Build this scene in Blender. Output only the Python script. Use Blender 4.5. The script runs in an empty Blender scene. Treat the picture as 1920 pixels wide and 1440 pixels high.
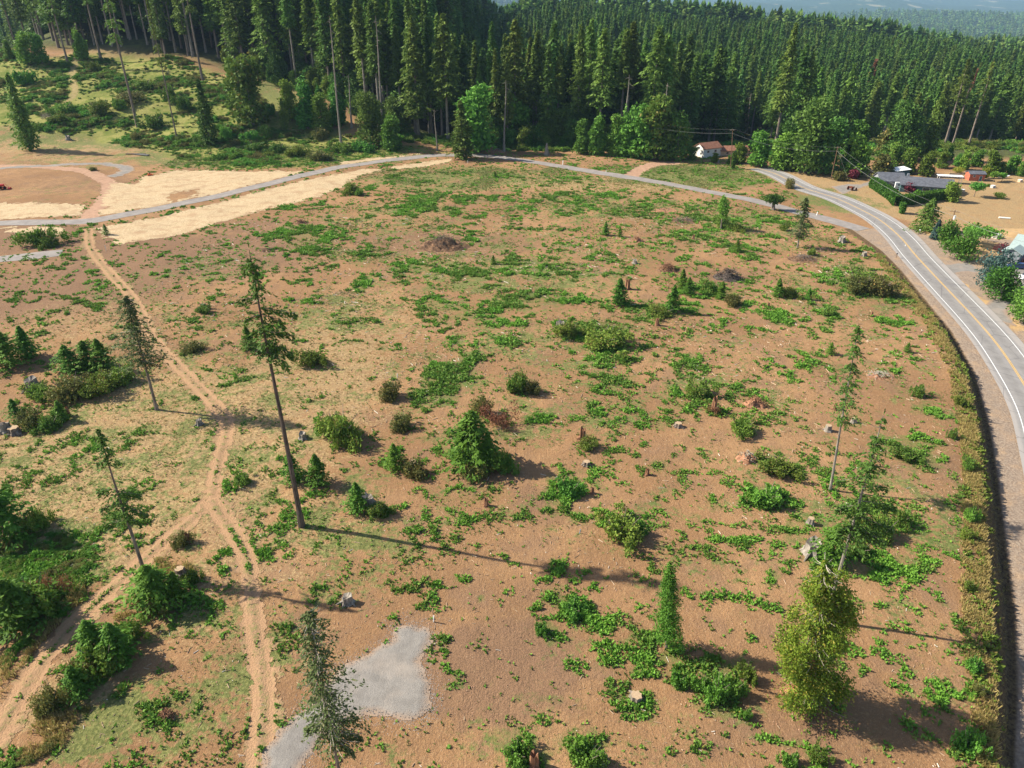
import bpy, math, random
import numpy as np
from mathutils import Vector

# ------------------------------------------------------------------ camera, world, sun, exposure
SC = bpy.context.scene
COL = SC.collection
CAM_H, PITCH, FPX = 63.0, math.radians(28.8), 1320.0
cam_d = bpy.data.cameras.new("camera"); cam = bpy.data.objects.new("camera", cam_d); COL.objects.link(cam)
cam.location = (0, 0, CAM_H); cam.rotation_euler = (math.pi/2 - PITCH, 0, 0)
cam_d.sensor_width = 36; cam_d.lens = FPX/1920*36; cam_d.clip_start = .5; cam_d.clip_end = 60000
SC.camera = cam
SUN_EL = math.radians(37.0); SUN_DIR = (-0.975, 0.222)            # horizontal direction TOWARDS the sun
w = bpy.data.worlds.new("World"); SC.world = w; w.use_nodes = True
nt = w.node_tree; nt.nodes.clear()
sky = nt.nodes.new("ShaderNodeTexSky"); sky.sky_type = 'NISHITA'; sky.sun_disc = False
sky.sun_elevation = SUN_EL; sky.sun_rotation = math.atan2(SUN_DIR[0], SUN_DIR[1])
bg = nt.nodes.new("ShaderNodeBackground"); bg.inputs[1].default_value = .088
wo = nt.nodes.new("ShaderNodeOutputWorld")
nt.links.new(sky.outputs[0], bg.inputs[0]); nt.links.new(bg.outputs[0], wo.inputs[0])
sd = bpy.data.lights.new("sun", 'SUN'); sd.energy = 5.0; sd.angle = math.radians(.6); sd.color = (1, .93, .78)
sun = bpy.data.objects.new("sun", sd); COL.objects.link(sun)
_d = Vector((SUN_DIR[0]*math.cos(SUN_EL), SUN_DIR[1]*math.cos(SUN_EL), math.sin(SUN_EL)))
sun.rotation_euler = _d.to_track_quat('Z', 'Y').to_euler(); sun.location = (-100, 50, 200)
SC.view_settings.view_transform = 'Standard'; SC.view_settings.look = 'None'
SC.view_settings.gamma = 1; SC.view_settings.exposure = 0.93
SC.render.resolution_x = 1024; SC.render.resolution_y = 768
SC.cycles.max_bounces = 5; SC.cycles.diffuse_bounces = 2; SC.cycles.transmission_bounces = 2
SC.cycles.transparent_max_bounces = 4; SC.cycles.volume_bounces = 0

# ------------------------------------------------------------------ numeric helpers
rng = np.random.default_rng(7)
def sstep(a, b, x):
    t = np.clip((np.asarray(x, float)-a)/(b-a), 0, 1); return t*t*(3-2*t)
def _hash(ix, iy, s):
    n = (ix.astype(np.int64)*374761393 + iy.astype(np.int64)*668265263 + s*1442695041) & 0xffffffff
    n = ((n ^ (n >> 13))*1274126177) & 0xffffffff
    return ((n ^ (n >> 16)) & 0xffffff)/float(0xffffff)
def vnoise(x, y, s=0):
    x = np.asarray(x, float); y = np.asarray(y, float)
    ix = np.floor(x); iy = np.floor(y); fx = x-ix; fy = y-iy
    fx = fx*fx*(3-2*fx); fy = fy*fy*(3-2*fy)
    a = _hash(ix, iy, s); b = _hash(ix+1, iy, s); c = _hash(ix, iy+1, s); d = _hash(ix+1, iy+1, s)
    return (a*(1-fx)+b*fx)*(1-fy)+(c*(1-fx)+d*fx)*fy
def fbm(x, y, s=0, o=4):
    r = 0; a = .5; t = 0
    for i in range(o):
        r = r + a*vnoise(x, y, s+i*17); t += a; a *= .5; x = x*2.03+5.1; y = y*2.03+1.7
    return r/t
CP, SP = math.cos(PITCH), math.sin(PITCH)
def ray(px, py):
    a = (px-960)/FPX; b = -(py-720)/FPX
    return np.array([a, CP+b*SP, -SP+b*CP])
def on_plane(px, py, z=0.0):
    d = ray(px, py); t = (z-CAM_H)/d[2]; return np.array([d[0]*t, d[1]*t])
def project(x, y, z):
    zc = y*CP-(z-CAM_H)*SP; yc = y*SP+(z-CAM_H)*CP
    return 960+FPX*x/zc, 720-FPX*yc/zc

# ------------------------------------------------------------------ terrain height
def zroad(y): return -2.2*(1-sstep(115, 215, y))
def _line(pts, zf):
    out = []
    for px, py in pts:
        q = on_plane(px, py, 0)
        for _ in range(4): q = on_plane(px, py, float(zf(q[1])))
        out.append(q)
    out = np.array(out); return out[np.argsort(out[:, 1])]
_top = _line([(1852,1440),(1846,1300),(1838,1200),(1834,1100),(1830,1000),(1828,900),(1818,800),(1797,700),(1752,610),(1700,545),(1664,500),(1640,470)], lambda y: 0)
_toe = _line([(1902,1440),(1908,1300),(1904,1150),(1884,1000),(1872,900),(1856,800),(1828,700),(1784,620),(1726,550),(1688,505),(1655,472)], zroad)
def Xtop(y): return np.interp(y, _top[:, 1], _top[:, 0])
def Xtoe(y): return np.interp(y, _toe[:, 1], _toe[:, 0])
def height(x, y):
    x = np.asarray(x, float); y = np.asarray(y, float)
    xt, xb = Xtop(y), Xtoe(y)
    t = np.clip((x-xt)/np.maximum(xb-xt, 1.2), 0, 1)
    h = zroad(y)*sstep(.22, .85, t) - .45*np.exp(-((t-.86)/.12)**2)*(1-sstep(150, 200, y))
    off = np.where(x < xt, 1., 0.)
    h = h + off*(.28*np.sin(x/17+.6)*np.sin(y/23+1.1)+.09*np.sin(x/4.3+y/6.1)+.05*np.sin(x/2.3-y/3.1+2))*sstep(0, 5, xt-x)
    hill = sstep(-8, -75, x)*(sstep(315, 600, y)*44 + sstep(340, 420, y)*4)*(1-.75*sstep(-300, -420, x))
    hill = hill + sstep(-30, -90, x)*sstep(330, 360, y)*1.5*np.sin(x/14)*np.sin(y/11)
    dip = sstep(-110, 40, x)*(-20*sstep(352, 430, y))
    rise = sstep(-60, 60, x)*np.maximum(37-.055*np.maximum(x, 0), 0)*sstep(440, 860, y)
    rise = rise - sstep(150, 700, x)*16*sstep(440, 900, y)
    far = -sstep(900, 2200, y)*120
    farn = sstep(1500, 3500, y)*(fbm(x/1500, y/1900, 3, 4)-.5)*150*(.4+sstep(2500, 9000, y))+sstep(5500, 12500, y)*195
    return h + hill + dip + rise + far + farn + sstep(380, 520, y)*(fbm(x/90, y/90, 9, 3)-.5)*9
def hz(x, y): return float(height(x, y))
def G(px, py):
    """ground point seen at photo pixel (px, py)"""
    d = ray(px, py); t = 30.0; last = t
    while t < 9000:
        p = d*t
        if p[2]+CAM_H < hz(p[0], p[1]): break
        last = t; t += max(1.0, t*.01)
    for _ in range(24):
        m = (last+t)/2; p = d*m
        if p[2]+CAM_H < hz(p[0], p[1]): t = m
        else: last = m
    p = d*t; return Vector((p[0], p[1], hz(p[0], p[1])))
def top_h(base, py):
    """height above base of something whose top is seen at photo row py"""
    b = -(py-720)/FPX
    dy, dz = CP+b*SP, -SP+b*CP
    return CAM_H + dz*base[1]/dy - base[2]
def mpp(p): return ((p[1]*CP-(p[2]-CAM_H)*SP))/FPX       # metres per photo pixel at point

# ------------------------------------------------------------------ mesh helpers
def link(o, parent=None):
    COL.objects.link(o)
    if parent is not None: o.parent = parent
    return o
def mesh_from(name, V, F, mats=None, attrs=None, smooth=False, fattrs=None, mi=None):
    """V (n,3); F (m,3|4) array or list of lists"""
    me = bpy.data.meshes.new(name)
    V = np.asarray(V, np.float32)
    if isinstance(F, np.ndarray):
        k = F.shape[1]; me.vertices.add(len(V)); me.vertices.foreach_set('co', V.ravel())
        me.loops.add(F.size); me.loops.foreach_set('vertex_index', F.astype(np.int32).ravel())
        me.polygons.add(len(F)); me.polygons.foreach_set('loop_start', np.arange(0, F.size, k, dtype=np.int32))
        me.polygons.foreach_set('loop_total', np.full(len(F), k, np.int32))
        me.update(calc_edges=True)
    else:
        me.from_pydata([tuple(v) for v in V], [], [list(f) for f in F]); me.update()
    for n, a in (attrs or {}).items():
        at = me.attributes.new(n, 'FLOAT', 'POINT'); at.data.foreach_set('value', np.asarray(a, np.float32))
    for n, a in (fattrs or {}).items():
        at = me.attributes.new(n, 'FLOAT', 'FACE'); at.data.foreach_set('value', np.asarray(a, np.float32))
    for m in (mats or []): me.materials.append(m)
    if mi is not None: me.polygons.foreach_set('material_index', np.asarray(mi, np.int32))
    if smooth: me.polygons.foreach_set('use_smooth', np.ones(len(me.polygons), bool))
    return me
class MB:
    """collects simple shapes into one mesh"""
    def __init__(s): s.V = []; s.F = []
    def add(s, V, F):
        n = len(s.V); s.V += [tuple(v) for v in V]; s.F += [[i+n for i in f] for f in F]; return s
    def box(s, c, d, rz=0, taper=0):
        x, y, z = d[0]/2, d[1]/2, d[2]/2; V = []
        for k, zz in ((1, -z), (1-taper, z)):
            for sx, sy in ((-1,-1),(1,-1),(1,1),(-1,1)):
                a, b = sx*x*k, sy*y*k
                V.append((c[0]+a*math.cos(rz)-b*math.sin(rz), c[1]+a*math.sin(rz)+b*math.cos(rz), c[2]+zz))
        return s.add(V, [(3,2,1,0),(4,5,6,7),(0,1,5,4),(1,2,6,5),(2,3,7,6),(3,0,4,7)])
    def tube(s, pts, rad, n=6, cap=True, wob=0, r=None):
        pts = [Vector(p) for p in pts]
        if not hasattr(rad, '__len__'): rad = [rad]*len(pts)
        V = []
        for i, p in enumerate(pts):
            t = (pts[min(i+1, len(pts)-1)]-pts[max(i-1, 0)]).normalized()
            a = t.cross(Vector((0, 0, 1)) if abs(t.z) < .9 else Vector((1, 0, 0))).normalized(); b = t.cross(a)
            for k in range(n):
                q = 2*math.pi*k/n; rr = rad[i]*(1+(wob*(r.random()-.5) if wob else 0))
                V.append(p+(a*math.cos(q)+b*math.sin(q))*rr)
        F = [(i*n+k, i*n+(k+1) % n, (i+1)*n+(k+1) % n, (i+1)*n+k) for i in range(len(pts)-1) for k in range(n)]
        F = [f[::-1] for f in F]
        if cap: F += [tuple(range(n)), tuple(range((len(pts)-1)*n, len(pts)*n))[::-1]]
        return s.add(V, F)
    def mesh(s, name, mat, smooth=False): return mesh_from(name, s.V, s.F, [mat], smooth=smooth)
    def build(s, name, mat, parent=None, smooth=False):
        return link(bpy.data.objects.new(name, s.mesh(name, mat, smooth)), parent)
def tag(o, label=None, cat=None, group=None, kind=None):
    if label: o['label'] = label
    if cat: o['category'] = cat
    if group: o['group'] = group
    if kind: o['kind'] = kind
    return o
def thing(name, loc, label, cat, group=None, rz=0, sc=1):
    o = link(bpy.data.objects.new(name, None)); o.location = loc; o.rotation_euler = (0, 0, rz)
    o.scale = (sc, sc, sc) if not hasattr(sc, '__len__') else sc
    o.empty_display_size = .5
    return tag(o, label, cat, group)
def dup(root, loc, rz=0, sc=1, label=None, group=None, mats=None):
    r = root.copy(); COL.objects.link(r); r.location = loc; r.rotation_euler = (0, 0, rz)
    r.scale = (sc, sc, sc) if not hasattr(sc, '__len__') else sc
    if label: r['label'] = label
    if group: r['group'] = group
    for ch in root.children:
        c = ch.copy(); COL.objects.link(c); c.parent = r
        for g in ch.children:
            q = g.copy(); COL.objects.link(q); q.parent = c
    return r

# ------------------------------------------------------------------ materials
def mat_new(name):
    m = bpy.data.materials.new(name); m.use_nodes = True; n = m.node_tree; n.nodes.clear()
    return m, n, n.nodes, n.links
class NB:
    """tiny node builder"""
    def __init__(s, name):
        s.m, s.t, s.n, s.l = mat_new(name); s.out = s.n.new('ShaderNodeOutputMaterial')
        s.geo = None
    def set(s, sock, v):
        if isinstance(v, bpy.types.NodeSocket): s.l.new(v, sock)
        elif v is not None:
            if hasattr(v, '__len__') and len(v) == 3 and sock.type == 'RGBA': v = (*v, 1)
            sock.default_value = v
    def pos(s):
        if s.geo is None: s.geo = s.n.new('ShaderNodeNewGeometry')
        return s.geo.outputs['Position']
    def obj(s): return s.n.new('ShaderNodeTexCoord').outputs['Object']
    def rnd(s): return s.n.new('ShaderNodeObjectInfo').outputs['Random']
    def attr(s, a):
        q = s.n.new('ShaderNodeAttribute'); q.attribute_name = a; return q.outputs['Fac']
    def noise(s, scale, v=None, det=3, rough=.55, dist=0):
        q = s.n.new('ShaderNodeTexNoise'); s.set(q.inputs['Vector'], v if v is not None else s.pos())
        q.inputs['Scale'].default_value = scale; q.inputs['Detail'].default_value = det
        q.inputs['Roughness'].default_value = rough; q.inputs['Distortion'].default_value = dist
        return q.outputs[0]
    def vor(s, scale, v=None, feat='F1'):
        q = s.n.new('ShaderNodeTexVoronoi'); q.feature = feat; s.set(q.inputs['Vector'], v if v is not None else s.pos())
        q.inputs['Scale'].default_value = scale; return q.outputs['Distance']
    def mapv(s, v, sc=(1,1,1), rot=(0,0,0)):
        q = s.n.new('ShaderNodeMapping'); s.set(q.inputs[0], v); q.inputs['Scale'].default_value = sc; q.inputs['Rotation'].default_value = rot
        return q.outputs[0]
    def ramp(s, f, a, b, lo=0., hi=1.):
        q = s.n.new('ShaderNodeMapRange'); q.interpolation_type = 'SMOOTHSTEP'
        s.set(q.inputs[0], f); q.inputs[1].default_value = a; q.inputs[2].default_value = b
        q.inputs[3].default_value = lo; q.inputs[4].default_value = hi; return q.outputs[0]
    def math(s, op, a, b=None, c=None):
        q = s.n.new('ShaderNodeMath'); q.operation = op; s.set(q.inputs[0], a)
        if b is not None: s.set(q.inputs[1], b)
        if c is not None: s.set(q.inputs[2], c)
        return q.outputs[0]
    def mix(s, f, a, b):
        q = s.n.new('ShaderNodeMix'); q.data_type = 'RGBA'; s.set(q.inputs[0], f); s.set(q.inputs[6], a); s.set(q.inputs[7], b)
        return q.outputs[2]
    def hsv(s, c, h=None, sat=None, v=None):
        q = s.n.new('ShaderNodeHueSaturation'); s.set(q.inputs['Color'], c)
        s.set(q.inputs['Hue'], h); s.set(q.inputs['Saturation'], sat); s.set(q.inputs['Value'], v); return q.outputs[0]
    def bump(s, h, strength=.5, dist=.1, nrm=None):
        q = s.n.new('ShaderNodeBump'); s.set(q.inputs['Height'], h); q.inputs['Strength'].default_value = strength
        q.inputs['Distance'].default_value = dist
        if nrm is not None: s.l.new(nrm, q.inputs['Normal'])
        return q.outputs[0]
    def bsdf(s, col, rough=.9, nrm=None, spec=.2, metal=0):
        q = s.n.new('ShaderNodeBsdfPrincipled'); s.set(q.inputs['Base Color'], col); s.set(q.inputs['Roughness'], rough)
        q.inputs['Specular IOR Level'].default_value = spec; q.inputs['Metallic'].default_value = metal
        if nrm is not None: s.l.new(nrm, q.inputs['Normal'])
        s.l.new(q.outputs[0], s.out.inputs[0]); return q
def plain(name, c, rough=.7, spec=.3, metal=0, var=.15, scale=3, bump=.0):
    b = NB(name); o = b.obj(); n = b.noise(scale, o, 4, .6)
    c2 = tuple(min(1, x*(1-var)) for x in c); c3 = tuple(min(1, x*(1+var)) for x in c)
    col = b.mix(b.ramp(n, .3, .7), c2, c3)
    b.bsdf(col, rough, b.bump(b.noise(scale*6, o), bump, .05) if bump else None, spec, metal); return b.m
def leaf_mat(name, c1, c2, c3=None, trans=.25, scale=.5, hue=.03, val=.35, spec=.15):
    """foliage: two leaf colours by face, clumps by object noise, tree to tree variation"""
    b = NB(name); v = b.attr('v'); n = b.noise(scale, b.obj(), 2)
    col = b.mix(b.math('ADD', b.math('MULTIPLY', v, .6), b.math('MULTIPLY', b.ramp(n, .35, .65), .4)), c1, c2)
    if c3 is not None: col = b.mix(b.ramp(v, .86, .93), col, c3)
    r = b.rnd()
    col = b.hsv(col, b.math('ADD', .5-hue/2, b.math('MULTIPLY', r, hue)), 1.0,
                b.math('ADD', 1-val/2, b.math('MULTIPLY', b.math('FRACT', b.math('MULTIPLY', r, 7.31)), val)))
    p = b.bsdf(col, .65, None, spec)
    t = b.n.new('ShaderNodeBsdfTranslucent'); b.l.new(col, t.inputs[0])
    mx = b.n.new('ShaderNodeMixShader'); mx.inputs[0].default_value = trans
    b.l.new(p.outputs[0], mx.inputs[1]); b.l.new(t.outputs[0], mx.inputs[2]); b.l.new(mx.outputs[0], b.out.inputs[0])
    return b.m
def bark_mat(name, c1, c2):
    b = NB(name); o = b.mapv(b.obj(), (1, 1, .12)); n = b.noise(5, o, 4, .65); n2 = b.noise(.35, b.obj(), 2)
    col = b.mix(b.ramp(n, .35, .65), c1, c2); col = b.mix(b.ramp(n2, .5, .75, 0, .4), col, tuple(x*.55 for x in c1))
    b.bsdf(col, .95, b.bump(n, .6, .05), .1); return b.m
M = dict(
  fir=leaf_mat('fir_needles', (.075,.14,.024), (.18,.27,.048), scale=.12, val=.65, hue=.055),
  firfar=leaf_mat('far_fir_needles', (.07,.145,.030), (.165,.27,.055), scale=.12, val=.65, hue=.05),
  solo=leaf_mat('field_fir_needles', (.05,.115,.022), (.13,.23,.038), scale=.5, val=.1, hue=.01),
  solodry=leaf_mat('thin_fir_needles', (.06,.09,.03), (.13,.18,.055), (.2,.19,.09), scale=.5, val=.1, hue=.01),
  cedar=leaf_mat('cedar_sprays', (.075,.15,.014), (.22,.29,.032), (.33,.29,.05), scale=.35, val=.1, hue=.01),
  young=leaf_mat('young_fir_needles', (.055,.14,.016), (.15,.29,.035), scale=1, val=.3, hue=.03),
  decid=leaf_mat('broad_leaves', (.085,.17,.022), (.19,.31,.045), scale=.25, val=.7, hue=.06),
  decidb=leaf_mat('bright_broad_leaves', (.09,.22,.025), (.18,.36,.06), scale=.3, val=.3, hue=.04),
  decidd=leaf_mat('maple_leaves', (.06,.125,.02), (.13,.22,.04), scale=.25, val=.4, hue=.05),
  yellow=leaf_mat('yellowing_leaves', (.18,.24,.03), (.38,.38,.05), scale=.3, val=.2, hue=.02),
  shrub=leaf_mat('shrub_leaves', (.085,.165,.022), (.20,.30,.05), (.22,.2,.05), scale=1, val=.5, hue=.05),
  olive=leaf_mat('olive_shrub_leaves', (.10,.12,.03), (.2,.2,.06), (.33,.24,.07), scale=1, val=.4, hue=.04),
  weed=leaf_mat('weed_leaves', (.09,.22,.025), (.22,.42,.055), scale=.3, val=0, hue=0),
  grass=leaf_mat('low_grass_blades', (.15,.18,.055), (.25,.27,.09), scale=.2, val=0, hue=0),
  dry=leaf_mat('dry_grass_blades', (.33,.25,.09), (.50,.37,.15), (.22,.26,.06), scale=.4, val=.2, hue=.02),
  rust=leaf_mat('rust_brown_foliage', (.19,.085,.045), (.30,.15,.08), scale=.4, val=.2, hue=.02),
  maroon=leaf_mat('maroon_leaves', (.13,.02,.04), (.30,.07,.10), scale=1, val=.1, hue=.01),
  blue=leaf_mat('blue_spruce_needles', (.04,.085,.075), (.10,.17,.15), scale=1, val=.1, hue=.01),
  hedge=leaf_mat('hedge_leaves', (.04,.12,.015), (.10,.22,.03), scale=1, val=.2, hue=.02),
  greydead=leaf_mat('grey_dead_twigs', (.2,.17,.13), (.36,.32,.26), scale=1, val=.2, hue=.01, trans=.05),
  bark=bark_mat('fir_bark', (.13,.10,.08), (.28,.23,.19)),
  barkd=bark_mat('dark_bark', (.07,.055,.045), (.16,.125,.10)),
  barkg=bark_mat('grey_bark', (.17,.145,.12), (.33,.29,.245)),
  twig=plain('pale_dead_wood', (.40,.35,.28), .9, .1),
  cut=plain('cut_wood_face', (.42,.30,.19), .85, .1, scale=6),
  stumpred=bark_mat('red_rotten_wood', (.15,.075,.045), (.33,.17,.10)),
)
# ------------------------------------------------------------------ field maps (photo readings turned into ground patches)
def pl(pts): return np.array([[G(*p)[0], G(*p)[1]] for p in pts])
def smooth_line(P, n=14):
    P = np.asarray(P, float); Q = np.vstack([2*P[0]-P[1], P, 2*P[-1]-P[-2]]); out = []
    for i in range(1, len(Q)-2):
        for k in range(n):
            t = k/n; a, b, c, d = Q[i-1], Q[i], Q[i+1], Q[i+2]
            out.append(.5*((2*b)+(-a+c)*t+(2*a-5*b+4*c-d)*t*t+(-a+3*b-3*c+d)*t**3))
    out.append(P[-1]); return np.array(out)
def dist_line(X, Y, L):
    D = np.full(X.shape, 1e9)
    for a, b in zip(L[:-1], L[1:]):
        d = b-a; q = max(float(d@d), 1e-9); t = np.clip(((X-a[0])*d[0]+(Y-a[1])*d[1])/q, 0, 1)
        D = np.minimum(D, np.hypot(X-a[0]-t*d[0], Y-a[1]-t*d[1]))
    return D
def sdf_poly(X, Y, P):
    ins = np.zeros(X.shape, bool); n = len(P)
    for i in range(n):
        (x1, y1), (x2, y2) = P[i], P[(i+1) % n]
        c = (y1 > Y) != (y2 > Y)
        with np.errstate(divide='ignore', invalid='ignore'):
            ins ^= c & (X < (x2-x1)*(Y-y1)/(y2-y1+1e-12)+x1)
    d = dist_line(X, Y, np.vstack([P, P[:1]])); return np.where(ins, d, -d)
def patches(lst, X, Y, warp=True):
    X = X+(fbm(X/5, Y/5, 41, 3)-.5)*6+(fbm(X/1.6, Y/1.6, 43, 2)-.5)*2.5; Y = Y+(fbm(X/5+9, Y/5, 42, 3)-.5)*6+(fbm(X/1.6, Y/1.6, 44, 2)-.5)*2.5
    return _patches(lst, X, Y)
def _patches(lst, X, Y):
    """soft sum of ground ellipses given as (px, py, rx, ry, strength) read off the photo"""
    R = np.zeros(X.shape)
    for e in lst:
        cx, cy, rx, ry = e[:4]; s = e[4] if len(e) > 4 else .8
        c = G(cx, cy); m = mpp(c); a = rx*m; up = G(cx, cy-ry); dn = G(cx, cy+ry); b = max((up[1]-dn[1])/2, a*.3)
        b = min(b, a*6+4); q = ((X-c[0])/a)**2+((Y-(up[1]+dn[1])/2)/b)**2
        near = q < 2.6
        if near.any(): R[near] = np.maximum(R[near], s*(1-sstep(.0, 2.4, q[near])))
    return R
WEEDS = [(560,435,60,15),(620,440,30,10),(590,455,40,8),(800,375,40,18),(770,390,45,12),(840,395,30,8),(905,375,50,10,.6),(680,535,22,20,1),(720,550,15,6),
 (790,495,60,13),(870,510,50,8),(810,570,30,14),(850,578,20,8),(890,592,55,12,.9),(940,604,30,8),(1000,500,50,18,.8),(1020,515,60,14,.7),(965,566,60,14,.8),
 (1035,562,60,14,.8),(900,640,70,15,.5),(860,655,50,12,.6),(930,635,40,12,.6),(850,705,55,26,1),(812,742,35,24,1),(872,675,24,22,.9),(797,682,12,16,.9),
 (1110,625,72,25,1),(1135,645,45,20,1),(1075,618,40,12,.9),(1130,675,45,10,.7),(1100,722,60,16,.5),(1160,712,40,15,.7),(1180,772,80,18,.55),(1245,790,60,14,.7),
 (1000,788,30,14,.8),(822,838,16,25,.7),(870,922,80,20,.5),(830,935,60,20,.5),(1070,932,35,38,1),(1130,908,40,12,.8),(1100,882,60,12,.5),(1220,872,25,18,.8),
 (1290,690,45,14,.6),(1285,742,50,36,.6),(1360,722,50,14,.5),(1440,742,30,12,.7),(1500,762,60,13,.5),(1200,600,50,9,.7),(1250,577,80,14,.8),(1330,548,70,15,.8),
 (1385,572,30,10,.8),(1462,596,28,15,1),(1550,612,25,8,.9),(1600,525,60,30,.8),(1640,552,50,15,.7),(1552,586,30,9,.9),(1650,600,40,15,.6),(1460,872,45,20,1),
 (1440,936,45,22,1),(1370,940,40,10,.7),(1300,975,50,14,.5),(1230,950,45,12,.6),(1175,992,48,22,.9),(1352,1132,28,12,1),(1442,1076,25,12,1),(1085,1140,32,30,1),
 (1055,1112,40,25,.7),(1015,1170,16,18,1.1),(1125,1168,30,12,.9),(1190,1198,28,26,.9),(1225,1232,48,14,1),(1266,1262,20,20,1.1),(1150,1240,40,14,.6),(1200,1305,28,40,.9),
 (1360,1290,66,36,1.1),(1395,1250,50,15,.8),(1395,1350,18,20,.9),(1085,1250,28,18,.6),(960,1400,50,35,.8),(1000,1425,50,22,1.1),(1100,1385,65,28,.9),(1180,1400,40,14,.6),
 (1480,1420,30,15,1.1),(1535,1412,40,20,.9),(1650,1000,120,50,.55),(1700,850,50,28,.9),(1745,772,30,16,.9),(1715,825,45,12,.8),(1660,1062,70,18,.8),(1740,1220,70,60,.35),
 (1790,1290,50,40,.5),(830,1275,12,14,1),(895,1108,10,6,1.1),(822,1098,16,5,1.1),(770,1102,30,6,.7),(960,975,12,6,1.1),(1020,1057,8,6,1.1),(875,1078,16,10,.7),
 (640,470,60,8,.6),(700,480,40,7,.5),(1200,400,60,10,.5),(1060,385,80,12,.5),(1290,440,60,8,.6),(1355,415,40,12,.9),(1400,425,25,8,.8),(1320,385,50,10,.7),
 (1440,412,40,10,.7),(1390,465,30,8,.8),(1560,378,40,10,.9),(1480,420,25,8,.8),(1020,432,60,6,.5),(1180,430,40,6,.4),(1130,365,40,6,.6),(1040,365,40,8,.6),
 (915,1265,12,10,.7),(870,1255,10,12,.7),(935,1290,10,10,.8),(1000,1320,16,20,.7),(1075,1320,14,16,.7),(840,1310,10,12,.9),(1740,1120,20,12,.7),(1720,1040,30,14,.7),
 (1290,885,40,12,.4),(1150,850,30,12,.5),(300,1120,50,30,.5),(60,1050,90,60,.8),(130,1000,80,30,.5),(60,1100,80,60,.9),(200,1230,50,30,.6),(520,390,40,6,.3),
 (1640,700,30,14,.4),(1800,820,20,20,.8),(1810,930,16,40,.8),(1690,735,30,10,.6),(610,1240,30,15,.4),(430,1350,60,40,.45),(330,1340,40,50,.35),(1560,1045,60,24,.8),
 (1500,1010,40,25,.8),(1450,1030,30,14,.6),(1780,1000,22,20,.7),(1330,865,20,10,.6),(1545,980,50,30,.7),(1400,745,30,10,.6),(1410,795,28,12,.8),(1520,690,30,8,.5)]
THIN = [(250,850,320,220,.55),(350,650,260,80,.45),(150,1000,140,60,.5),(560,760,140,120,.35),(1000,480,350,60,.45),(900,600,300,90,.4),(1000,760,260,80,.45),(1250,650,200,80,.35),(1500,640,160,80,.3),(1300,1050,160,90,.35),(900,960,160,60,.35),(1550,820,200,60,.35),(650,1330,60,60,.35),(760,1400,90,40,.35),(800,700,200,100,.35),(300,1350,170,90,.75),(400,1170,130,60,.6),(420,1290,90,110,.75),(650,1000,140,80,.65),(600,1110,90,50,.6),(740,1060,80,40,.5),(850,335,180,22,.8),(1000,330,180,20,.6),
 (1290,330,150,22,.95),(1560,375,70,25,.8),(750,800,70,60,.35),(1050,785,170,40,.6),(1000,655,220,60,.55),(950,520,230,50,.65),(720,415,170,35,.5),(620,590,90,40,.7),(400,500,100,35,.45),
 (260,560,150,60,.35),(700,480,100,20,.5),(520,840,90,80,.45),(700,900,90,60,.4),(900,440,200,30,.35),(1120,390,200,30,.6),(1350,420,170,40,.55),(1650,540,100,60,.6),(1700,700,80,120,.35),
 (1650,950,150,100,.55),(1350,720,160,60,.45),(1330,900,160,60,.3),(1200,1000,140,60,.35),(1100,1200,120,80,.3),(1150,1400,300,60,.35),(1400,1400,200,60,.3),(1740,1250,100,120,.35),
 (200,300,200,20,.5),(100,360,120,20,.3),(330,620,70,90,.3),(450,950,70,100,.45),(350,1010,60,40,.4),(120,950,130,80,.4),(200,250,260,30,.8),(500,290,250,22,1),(300,200,300,60,1),(200,200,260,60,1),(450,250,200,40,1),(600,280,160,20,1),
 (60,1080,130,120,.8),(480,1160,100,60,.55),(1530,560,120,50,.45),(1470,450,120,30,.4)]
DRY = [(250,880,330,180,1),(560,760,170,200,.75),(120,620,180,70,.5),(700,660,100,120,.55),(480,1000,180,130,.6),(1150,345,190,12,.9),(1050,340,100,8,.6),(300,1180,200,110,.4),(250,1060,70,60,.8),
 (130,1300,90,60,.9),(400,1400,150,60,.3),(120,270,180,20,.9),(60,240,90,20,.5),(300,230,160,20,.3),(150,120,60,40,.9),(1500,330,140,12,1),(1430,320,60,7,1),(1850,390,150,60,1),(1900,340,120,20,1),(1640,370,60,30,1),
 (1700,400,40,20,1),(1560,355,80,15,.6),(1480,345,40,10,.5),(1890,490,60,40,1),(1560,340,70,10,1),(700,330,60,8,.5),(800,830,60,50,.3),(1350,325,120,14,.5),(1760,440,26,30,.8),(1825,560,26,60,.8),(1620,395,50,8,1),(200,290,300,9,.6)]
def road_dist(X, Y): return dist_line(X, Y, ROAD)
ROAD_PX = [(1507,353),(1563,370),(1613,393),(1650,413),(1690,447),(1717,480),(1780,547),(1833,603),(1880,660),(1907,707)]
_r = [on_plane(*p, 0) for p in ROAD_PX]
_r = []
for p in ROAD_PX:
    q = on_plane(*p, 0)
    for _ in range(4): q = on_plane(*p, float(zroad(q[1])))
    _r.append(q)
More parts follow.
